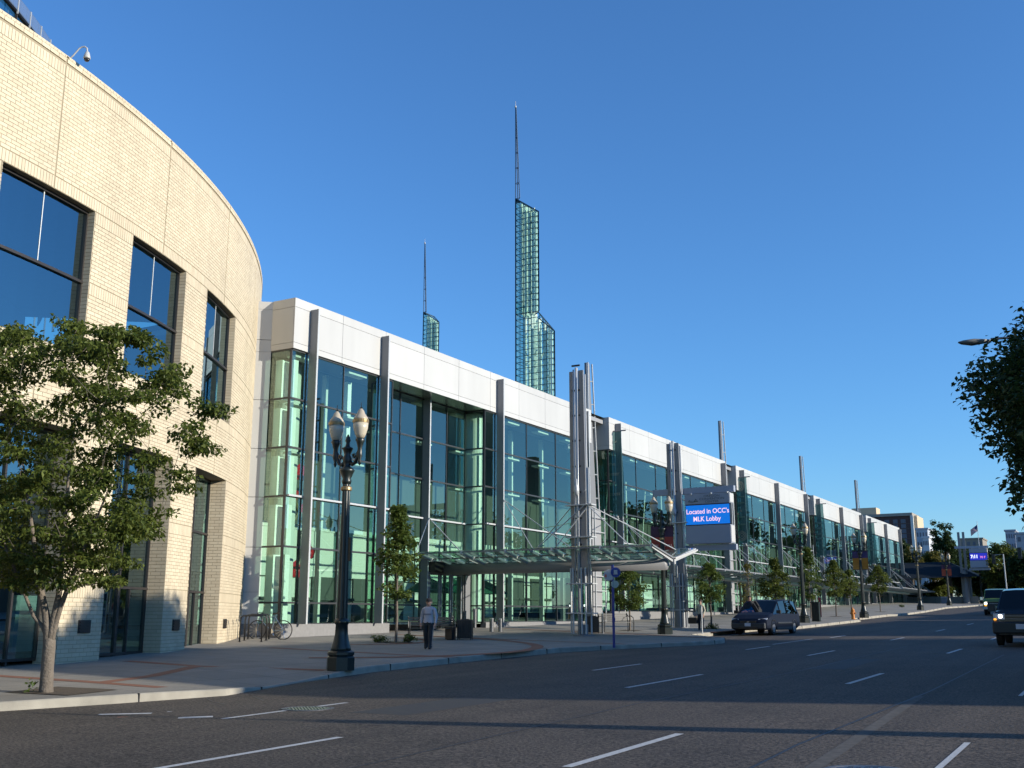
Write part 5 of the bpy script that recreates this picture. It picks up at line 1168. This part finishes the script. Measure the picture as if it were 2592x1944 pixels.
for s in (-1, 1):
    m = M(); m.prism([(s*.46,-2.44,.60),(s*.86,-2.33,.62),(s*.88,-2.22,.78),(s*.50,-2.38,.73)], (0,-.03,.01)); m.build('headlight', lens, mv)
    bx(mv, 'mirror', MT['black'], s*.98, s*1.18, -1.25, -1.1, 1.0, 1.16)
    bx(mv, 'door_moulding', pc, s*.955, s*.975, -1.0, 1.1, .52, .60)
    bx(mv, 'lower_sill', pc, s*.93, s*.96, -1.15, 1.1, .22, .36)
bx(mv, 'grille', MT['black'], -.40, .40, -2.52, -2.38, .55, .66); bx(mv, 'bumper', pc, -.84, .84, -2.56, -2.25, .28, .56, bev=.05); bx(mv, 'number_plate', plate, -.15, .15, -2.575, -2.56, .40, .55); bx(mv, 'badge', MT['chrome'], -.06, .06, -2.53, -2.51, .58, .62); bx(mv, 'air_intake', MT['black'], -.5, .5, -2.57, -2.55, .28, .38)
bx(mv, 'roof_rack', MT['black'], -.62, -.58, -.1, 1.9, 1.67, 1.70); bx(mv, 'roof_rack', MT['black'], .58, .62, -.1, 1.9, 1.67, 1.70)
pk = mat('suv_black', (.008,.008,.010), .2, coat=.6)
sv = vehicle('suv', 'black off-road car with lit headlight at the right picture edge', 'SUV', (-3.05,41.9,roadz(-3,41)+.0), rad(0), pk,
  [(-2.48,.38,.92,.90,1.02,.84),(-2.38,.34,1.0,.97,1.14,.88),(-1.5,.32,1.10,1.0,1.19,.90),(-1.05,.32,1.14,1.0,1.22,.90),(-.35,.32,1.16,1.0,1.86,.78),(.5,.32,1.16,1.0,1.93,.79),(1.5,.32,1.16,1.0,1.93,.79),(2.25,.34,1.14,.98,1.88,.78),(2.45,.38,1.1,.95,1.3,.85)],
  ['p','p','p','ws','win','win','win','ws'], (-1.5,1.38), .99, .40)
for s in (-1, 1):
    bx(sv, 'headlight', lens, s*.58, s*.93, -2.50, -2.36, .86, 1.06); bx(sv, 'lamp', lit_h, s*.66, s*.76, -2.515, -2.49, .92, 1.02, bev=.03); bx(sv, 'indicator', amber, s*.84, s*.92, -2.51, -2.44, .84, .90); bx(sv, 'mirror', MT['black'], s*1.0, s*1.24, -.95, -.8, 1.14, 1.36)
    bx(sv, 'fog_lamp', lens, s*.70, s*.82, -2.52, -2.5, .56, .62)
for k in range(4): bx(sv, 'grille_bar', MT['black'] if k % 2 else MT['fin'], -.56, .56, -2.52, -2.46, .87+.05*k, .89+.05*k)
bx(sv, 'bumper', MT['black'], -.98, .98, -2.58, -2.3, .40, .80, bev=.05); bx(sv, 'number_plate', plate, -.26, .26, -2.60, -2.585, .55, .72); bx(sv, 'bonnet_edge', MT['chrome'], -.8, .8, -2.40, -2.38, 1.10, 1.12)
pg = mat('van_green', (.11,.19,.05), .4, coat=.3)
gv = vehicle('van', 'old green van with lit headlights coming down the street', 'van', (-9.35,97.2,gz(97)+.02), rad(2), pg,
  [(-2.45,.45,1.05,.93,1.10,.86),(-2.38,.42,1.12,.98,1.24,.88),(-1.85,.42,1.20,1.0,1.30,.90),(-1.6,.42,1.22,1.0,1.34,.90),(-1.15,.42,1.24,1.0,2.02,.84),(-.2,.42,1.24,1.0,2.12,.84),(1.2,.42,1.24,1.0,2.12,.84),(2.5,.45,1.24,.98,2.08,.82),(2.6,.5,1.2,.95,1.95,.8)],
  ['p','p','p','ws','win','p','p','p'], (-1.5,1.7), 1.0, .36)
for s in (-1, 1):
    bx(gv, 'lamp', lit_h, s*.68, s*.86, -2.48, -2.42, .84, 1.02, bev=.03); bx(gv, 'indicator', amber, s*.70, s*.86, -2.48, -2.42, .72, .80); bx(gv, 'mirror', MT['chrome'], s*1.02, s*1.22, -1.45, -1.4, 1.2, 1.45)
bx(gv, 'grille', MT['black'], -.66, .66, -2.48, -2.4, .74, 1.04); bx(gv, 'bumper', MT['paint'], -1.0, 1.0, -2.6, -2.4, .46, .66); bx(gv, 'number_plate', mat('old_plate', (.25,.18,.1), .6), -.16, .16, -2.62, -2.605, .48, .62); bx(gv, 'badge', MT['chrome'], -.5, .5, -2.49, -2.475, .9, .92)
# two parked cars far up the street
for px, dx, lb, c in ((2575,0,'distant dark car behind the black off-road car',(.03,.035,.05)),(2595,3,'second distant dark car at the right picture edge',(.02,.02,.025))):
    q = at(px, 1492, 118+dx*3); z = gz(q[1])+.02
    pv = mat('far_car_paint', c, .3, coat=.5)
    vehicle('parked_car', lb, 'car', (q[0], q[1], z), rad(10), pv, [(-2.2,.3,.7,.8,.74,.7),(-2.0,.25,.8,.86,.86,.75),(-1.2,.25,.88,.88,.94,.75),(-1.0,.25,.9,.88,.98,.75),(-.3,.25,.92,.88,1.42,.6),(.3,.25,.92,.88,1.45,.6),(1.0,.25,.92,.88,1.4,.6),(1.7,.25,.9,.86,1.0,.7),(2.1,.3,.85,.8,.9,.65)], ['p','p','p','ws','win','win','ws','p'], (-1.3,1.35), .87, .31)
# ------------------------------------------------------------------ seen through the lobby glass
red = mat('red_glass', (.45,.015,.02), .15, coat=.5); t = thing('flower_sculpture', 'red glass flower sculpture on stems hanging behind the corner glass', 'sculpture', (-30.6,34.6,3.2))
m = M(); m.tube([(0,-.9,2.6),(.1,-.4,1.9),(0,.2,1.2),(.1,.7,.6),(0,1.0,-.4)], .09, 8); m.tube([(0,.2,1.2),(0,-.7,-.3),(.1,-1.2,-.9)], .06, 6); m.tube([(.05,.6,.4),(.1,.3,-.9),(.1,.2,-1.1)], .05, 6); m.tube([(0,-.9,2.6),(0,-.6,6.8)], .02, 5); m.build('stems', mat('bronze_stem', (.16,.14,.07), .5), t)
for (y, z, r_) in ((-.9,2.5,.5),(-.3,1.9,.42),(.6,1.3,.4),(1.0,-.5,.36),(-1.2,-1.0,.4),(.2,-1.25,.45),(.2,2.9,.45),(-1.3,1.2,.38),(-.3,.7,.3)):
    m = M(); 
    for k in range(16):
        a, b = 2*math.pi*k/16, 2*math.pi*(k+1)/16; ra, rb = r_*(1+.13*math.sin(5*a)), r_*(1+.13*math.sin(5*b))
        m.add([(.05,y,z),(.12,y+ra*.4*math.cos(a),z+ra*.4*math.sin(a)),(.12,y+rb*.4*math.cos(b),z+rb*.4*math.sin(b)),(.02,y+ra*math.cos(a),z+ra*math.sin(a)*.8),(.02,y+rb*math.cos(b),z+rb*math.sin(b)*.8)], [(0,1,2),(1,3,4,2)])
    m.build('flower', red, t, smooth=True)
gum = mat('umbrella_green', (.02,.12,.07), .8)
for x, y, k in ((-32.0,46.9,0),(-32.2,49.6,1),(-32.0,52.6,2)):
    t = thing('patio_umbrella', ('green patio umbrella behind the glass beside the entrance doors','green patio umbrella behind the glass right of the entrance','third green patio umbrella inside the lobby, farther right')[k], 'umbrella', (x, y, BZ[0]-.06), 0, 'green umbrellas in the lobby')
    m = M(); m.lathe([(1.35,2.0),(1.3,2.05),(.7,2.45),(.05,2.75)], (0,0,-.4), 8); m.build('canopy', gum, t); m = M(); m.lathe([(.25,0),(.25,.05),(.025,.06),(.025,2.3)], (0,0,0), 8); m.build('pole', MT['black'], t)
# ------------------------------------------------------------------ beyond the hall: terrace, shelter, sign, trees, buildings
m = M(); m.box(-60, -18.6, 166.5, 167.0, .8, 2.75); m.box(-60, -18.6, 167.0, 260, .5, 2.7); struct(m.build('terrace', MT['concrete']))
def bxt(name, label, cat, x0, x1, y0, y1, z0, z1, mt, roofm=None):
    t = thing(name, label, cat, ((x0+x1)/2, y0, z0)); w, d, h = x1-x0, y1-y0, z1-z0
    m = M(); m.box(-w/2, w/2, 0, d, 0, h); m.build('wall', mt, t); m = M(); m.box(-w/2-.3, w/2+.3, -.3, d+.3, h, h+.5); m.build('roof_edge', roofm or mt, t); return t
def fb(px0, px1, pyt, pyb, depth):
    a, b = at(px0, pyt, depth), at(px1, pyb, depth); return a[0], b[0], a[1], b[2], a[2]
dkroof = mat('shelter_roof', (.010,.015,.020), .8, var=.6, scale=.5, spec=.08)
q0, q1, q2 = at(2270,1466,150), at(2480,1462,150), at(2395,1424,154); t = thing('shelter', 'transit shelter with dark hipped roof beyond the end of the hall', 'shelter', (q1[0], q1[1], 1.6))
O = np.array([q1[0], q1[1], 1.6]); L_ = lambda px, py, d: tuple(at(px, py, d)-O)
m = M(); A, B, C_, D_ = L_(2250,1466,150), L_(2478,1459,150), L_(2250,1426,158), L_(2400,1422,158); Eb = L_(2478,1452,168)
m.add([A,B,D_,C_], [(0,1,2,3)]); m.add([B,Eb,D_], [(0,1,2)]); m.add([A,B,Eb,L_(2250,1458,168)], [(3,2,1,0)]); m.build('roof', dkroof, t)
for px, d in ((2452,153),(2325,152),(2404,165)):
    p = np.array(L_(px, 1462, d)); m = M(); m.box(p[0]-.28, p[0]+.28, p[1]-.28, p[1]+.28, -.4, p[2]); m.build('post', MT['grey_panel'], t)
sg3 = signboard(at(2457,1440,150)[0], at(2505,1440,150)[0], at(2457,1440,150)[1], at(2480,1437,150)[2], at(2480,1388,150)[2], at(2480,1418,150)[2], at(2480,1400,150)[2], 'distant sign with a small deep blue screen showing 7:11', [('7:11', .62, -.55, .5, emis('pale_text', (.8,.85,1), .9))], True)
text('70 F', .42, emis('pink_text', (1,.3,.6), .9), sg3, (.55,-.0,at(2480,1409,150)[2]-at(2480,1437,150)[2]-.1), (rad(90),0,0))
q = at(2447,1515,151); t = thing('steel_mast', 'distant silver mast carrying the 7:11 sign', 'mast', (q[0], q[1], 1.9)); zt = at(2447,1344,151)[2]-1.9
for dx in (-.35, .3): m = M(); m.box(dx-.17, dx+.17, -.05, .05, .8, zt); m.build('blade', MT['fin'], t)
m = M(); m.lathe([(.5,-.6),(.42,4.6)], (0,0,0), 14); m.build('shaft', MT['fin'], t)
FT = [(2395,1310,1512,185,43,'tall dark broad tree in the far right background','leafd',1.0,.5,50),(2310,1372,1475,178,34,'olive yellow tree just beyond the end of the hall','leafo',.75,.42,51),(2365,1380,1475,180,36,'second olive tree right of the yellow one','leafo',.7,.42,52),
      (2290,1352,1440,230,32,'small dark tree in front of the far brick tower','leafd',.6,.5,53),(2370,1465,1512,160,40,'low rounded green tree behind the fifth lamp post','leaf',.9,.3,54),(2320,1475,1512,162,26,'dark low tree beside the hall end','leafd',.6,.3,55),
      (2450,1420,1512,165,40,'dark leafy tree beneath and behind the shelter roof','leafd',.9,.5,60),(2500,1440,1512,160,40,'dark tree below the 7:11 sign','leafd',.9,.5,61),(2425,1372,1500,200,50,'dark tree filling the gap behind the sixth lamp post','leafd',.9,.6,62),(2560,1430,1500,150,45,'dark shrubby tree behind the traffic signal','leafd',.8,.5,63),(2480,1372,1470,215,40,'pale green tree behind the 7:11 sign','leafo',.7,.5,56),(2540,1362,1490,150,58,'green tree at the right edge behind the black car','leaf',.85,.42,57),(2595,1385,1490,145,50,'dark green tree cut by the right picture edge','leafd',.8,.42,58)]
for px, pyt, pyb, dpt, wpx, lb, lf, fl, ls, sd_ in FT:
    b = at(px, pyb, dpt); tp = at(px, pyt, dpt); h = tp[2]-b[2]; cr = wpx*dpt/2658; zz = b[2]
    big_tree(b[0], b[1], zz-.3, h+.3, cr, lb, sd_, h*.52, .22, 120, 75, ls, lf, h*.47, 'background trees', fl, 'background_tree')
# far brick apartment tower
dpt = 420; q = at(2325,1560,dpt); t = thing('apartment_tower', 'distant brown brick apartment tower above the hall roof end', 'building', (q[0], q[1], 2)); k = dpt/2658; br = mat('far_brick', (.085,.045,.04), .8); wl = mat('far_window', (.11,.115,.14), .5); bg_ = mat('far_beige', (.55,.42,.28), .8)
zt = at(2325,1300,dpt)[2]-2; wd = 190*k
m = M(); m.box(-wd, 0, 0, 16, -2, zt); m.build('wall', br, t)
m = M(); m.box(-wd-.3, .8, -.6, 16.5, zt, zt+1.2); m.build('roof_edge', mat('far_roof', (.30,.27,.23), .8), t)
m = M(); m.box(0, 1.1, -.8, .4, -2, zt); m.build('corner_pier', mat('far_white', (.6,.6,.57), .7), t); m = M(); m.box(1.12, 2.4, .6, 16, -2, zt); m.build('side_wall', bg_, t)
for fl_ in range(11):
    z = zt-2.1-fl_*2.0
    for c in range(9):
        x = -2.8-c*3.2; m = M(); m.box(x-.9, x+.9, -.12, .05, z-.85, z+.75) if c % 2 else m.box(x-1.1, x+.8, -.12, .05, z-.85, z+.75); m.build('window', wl, t)
    m = M(); m.box(-wd, -.05, -.08, .05, z-1.08, z-.98); m.build('floor_band', mat('far_band', (.16,.11,.09), .8) if fl_ == 0 else bpy.data.materials['far_band'], t)
a = at(2190,1284,dpt); m = M(); m.box(-wd+6, -wd+16, 4, 12, zt+1.4, zt+4.4); m.build('penthouse', bg_, t)
for (a0,a1,yt,dpt,lb,c) in ((2318,2350,1341,330,'pale blue-grey block in front of the brick tower',(.36,.40,.45)),(2430,2490,1366,380,'long low pale building between the background trees',(.24,.21,.17)),(2544,2570,1345,330,'grey tower block at the far right under the dark tree',(.30,.33,.38)),(2570,2640,1352,310,'lower grey block at the right picture edge',(.32,.34,.38)),(2335,2352,1362,325,'small white block below the pale blue-grey one',(.5,.52,.55))):
    l, r_ = at(a0,yt,dpt), at(a1,yt,dpt); bb = bxt('far_building', lb, 'building', l[0], r_[0], l[1], l[1]+14, 1.5, l[2], mat('far_wall', c, .8))
    for i in range(3):
        for j in range(4):
            m = M(); w_ = (r_[0]-l[0]); x = -w_/2+w_*(j+.5)/4; z = l[2]-1.5-2.2-i*3; m.box(x-w_*.06, x+w_*.06, -.1, .05, z, z+1.3); m.build('window', wl, bb)
# flag
q = at(2487,1470,300); t = thing('flagpole', 'distant flag on a pole above the background trees', 'flag', (q[0], q[1], q[2])); zt = at(2487,1316,300)[2]-q[2]
m = M(); m.tube([(0,0,-4),(0,0,zt)], [.12,.06], 8); m.build('pole', MT['silver'], t)
fr_, fw_, fbm = mat('flag_red', (.35,.03,.04), .8), mat('flag_white', (.6,.58,.58), .8), mat('flag_blue', (.03,.04,.15), .8)
m = M(); W_, H_ = 2.6, 3.3; zt2 = at(2487,1325,300)[2]-q[2]; nx, nz = 8, 13
P_ = lambda u, v: (-u*W_*.75, .15*math.sin(u*6+v*2), zt2-v*H_*.55-u*H_*.45)
for j in range(nz):
    for i in range(nx): m.add([P_(i/nx,j/nz),P_((i+1)/nx,j/nz),P_((i+1)/nx,(j+1)/nz),P_(i/nx,(j+1)/nz)], [(0,1,2,3)], 2 if (i < 3 and j < 7) else j % 2)
m.build('cloth', [fr_, fw_, fbm], t)
# traffic signals
for (px, py, d, lb) in ((2515,1415,140,'distant traffic signal head on a short arm right of the 7:11 sign'),(2581,1400,120,'black traffic signal head seen from behind at the right edge')):
    p = at(px, py, d); t = thing('traffic_signal', lb, 'traffic signal', (p[0], p[1], p[2])); m = M(); m.box(-.2,.2,-.18,.18,-.62,.62); m.build('housing', MT['black'], t)
    for k in range(3): m = M(); m.tube([(0,-.18,-.4+.4*k),(0,-.36,-.4+.4*k)], .14, 10); m.build('visor', MT['black'], t)
    m = M(); m.tube([(0,.2,.5),(1.2 if px < 2550 else 3,.3,.62),(1.2 if px < 2550 else 3.0,.3,-p[2]+gz(p[1])+.2)], [.05,.07,.1], 8); m.build('pole', MT['silver'], t)
t = thing('planter', 'pale blue box planter under the shelter roof', 'planter', (*at(2393,1525,148)[:2], 1.55)); m = M(); m.box(-.45,.45,-.4,.4,0,1.0); m.build('box', mat('planter_grey', (.16,.18,.21), .6), t); m = M(); m.box(-.5,.5,-.45,.45,1.0,1.08); m.build('rim', mat('planter_rim', (.4,.42,.45), .6), t)
# ------------------------------------------------------------------ right-hand side of the street, outside the frame: what shades the street and shows in the glass
def block(label, x0, x1, y0, y1, z1, c, group):
    t = thing('side_building', label, 'building', ((x0+x1)/2, (y0+y1)/2, -1.2), 0, group); w, d, h = (x1-x0)/2, (y1-y0)/2, z1+1.2; mm = mat('side_wall', c, .8, var=.2, scale=.7)
    m = M(); m.box(-w, w, -d, d, 0, h); m.build('wall', mm, t); n = max(1, int(d*2/4))
    for k in range(n):
        y = -d+(k+.5)*2*d/n
        for z in np.arange(1.2, h-2, 3.4): m = M(); m.box(-w-.06, -w+.05, y-1.2, y+1.2, z, z+1.7); m.build('window', MT['dark'], t)
    m = M(); m.box(-w-.25, w+.25, -d-.25, d+.25, h-.25, h); m.build('cornice', mm, t)
block('dark brick block across the street opposite the plaza', 20, 34, 24.2, 51.5, 11.2, (.12,.07,.05), 'blocks across the street')
block('low dark block across the street opposite the long hall', 20, 34, 57.6, 86.5, 9.0, (.10,.085,.07), 'blocks across the street'); block('second low block farther along the other side', 20, 34, 89, 140, 9.2, (.11,.08,.06), 'blocks across the street')
for k, (x, y, h, cr) in enumerate(((18.5,25.2,12.2,3.2),(18.5,31,13.4,3.4),(18.4,37.5,12.9,3.2),(18.6,44,13.5,3.5),(18.5,50.2,12.6,3.0),(18.6,72,11,3),(18.5,104,11,3))):
    big_tree(x, y, -1.0, h, cr, 'street tree across the road, number %s from the near end' % ('one','two','three','four','five','six','seven')[k], 70+k, h*.62, .18, 55, 34, .34, 'leaf', h*.36, 'trees across the street')
ORD = ['first','second','third','fourth','fifth','sixth','seventh','eighth','ninth','tenth','eleventh','twelfth','thirteenth','fourteenth','fifteenth','sixteenth']
bt = None
for k in range(16):
    x, y, sc = 50+9*math.sin(k*2.1), 165+26*k, (.72 if k < 2 else .95+.22*math.sin(k*1.7))
    if bt is None: bt = big_tree(x, y, 0, 30, 13, 'tall mature tree across the street mirrored in the glass, first of the row', 90, 15, .5, 130, 40, 1.2, 'leafd', 13, 'tall trees mirrored in the hall glass', .8); bt.scale = (sc,)*3
    else: dup(bt, (x, y, 1), k*1.3, 'tall mature tree across the street mirrored in the glass, %s of the row' % ORD[k], scale=sc)
t = thing('stone_tower', 'tapering stone tower across the street mirrored in the hall glass', 'tower', (44,183,0)); st_ = mat('dark_stone', (.16,.14,.11), .9)
m = M(); m.prism([(-1.6,-1.6,0),(1.6,-1.6,0),(1.6,1.6,0),(-1.6,1.6,0)], (0,0,19)); m.build('shaft', st_, t); m = M(); o_ = [(-1.25,-1.25),(1.25,-1.25),(1.25,1.25),(-1.25,1.25)]; m.add([(a,b,19) for a,b in o_]+[(a*.75,b*.75,31) for a,b in o_], [(0,1,5,4),(1,2,6,5),(2,3,7,6),(3,0,4,7),(4,5,6,7)]); m.build('upper_stage', st_, t)
# utility poles and wires of the side street
wd_ = mat('pole_wood', (.12,.09,.065), .9, var=.3)
pa, pb_ = (8.0,24.6,-1.1), (42,30.5,-1.0)
for (q, lb, r_) in ((pa,'slim wooden utility pole at the kerb just outside the right picture edge',.12),(pb_,'second utility pole down the side street',.16)):
    t = thing('utility_pole', lb, 'utility pole', q, 0, 'utility poles of the side street'); m = M(); m.tube([(0,0,-.3),(0,0,3.6),(0,0,8.8)], [r_,r_*.9,r_*.55], 12); m.build('pole', wd_, t, smooth=True); m = M(); m.box(-.08,.08,-1.1,1.1,8.2,8.36); m.build('crossarm', wd_, t)
t = thing('shadow_post', 'unseen stout post with a thin mast, added to cast the bar shadow', 'post', (5.6,15.0,-1.1)); m = M(); m.tube([(0,0,-.3),(0,0,1.5),(0,0,3.9)], [.27,.26,.22], 16); m.build('post', wd_, t, smooth=True); m = M(); m.tube([(0,0,3.9),(0,0,5.3)], .05, 8); m.build('mast', MT['fin'], t)  # unseen post, added and sized for the bar of shadow on the road
for k, (dy, z, sag) in enumerate(((1.0,8.4,.5),(-1.0,8.4,.7))):
    m = M(); m.tube([(pa[0]+(pb_[0]-pa[0])*u, pa[1]+(pb_[1]-pa[1])*u+dy, z-1.05-sag*4*u*(1-u)) for u in np.linspace(0,1,17)], .022, 5); tag(m.build('overhead_wire', MT['black']), ('northern','southern')[k]+' overhead wire between the two utility poles', 'wire', 'overhead wires')
for k, (y, z, dz) in enumerate(((25.2,7.2,1.2),(27.5,9.0,1.6),(30.5,9.5,.6))):
    m = M(); m.tube([(9+28*u, y+u*dz*3.2, z+dz*u-.8*4*u*(1-u)*.4) for u in np.linspace(0,1,15)], .03, 5); tag(m.build('overhead_wire', MT['black']), 'service wire over the yard across the street, %s from the pole' % ('nearest','middle','farthest')[k], 'wire', 'overhead wires')
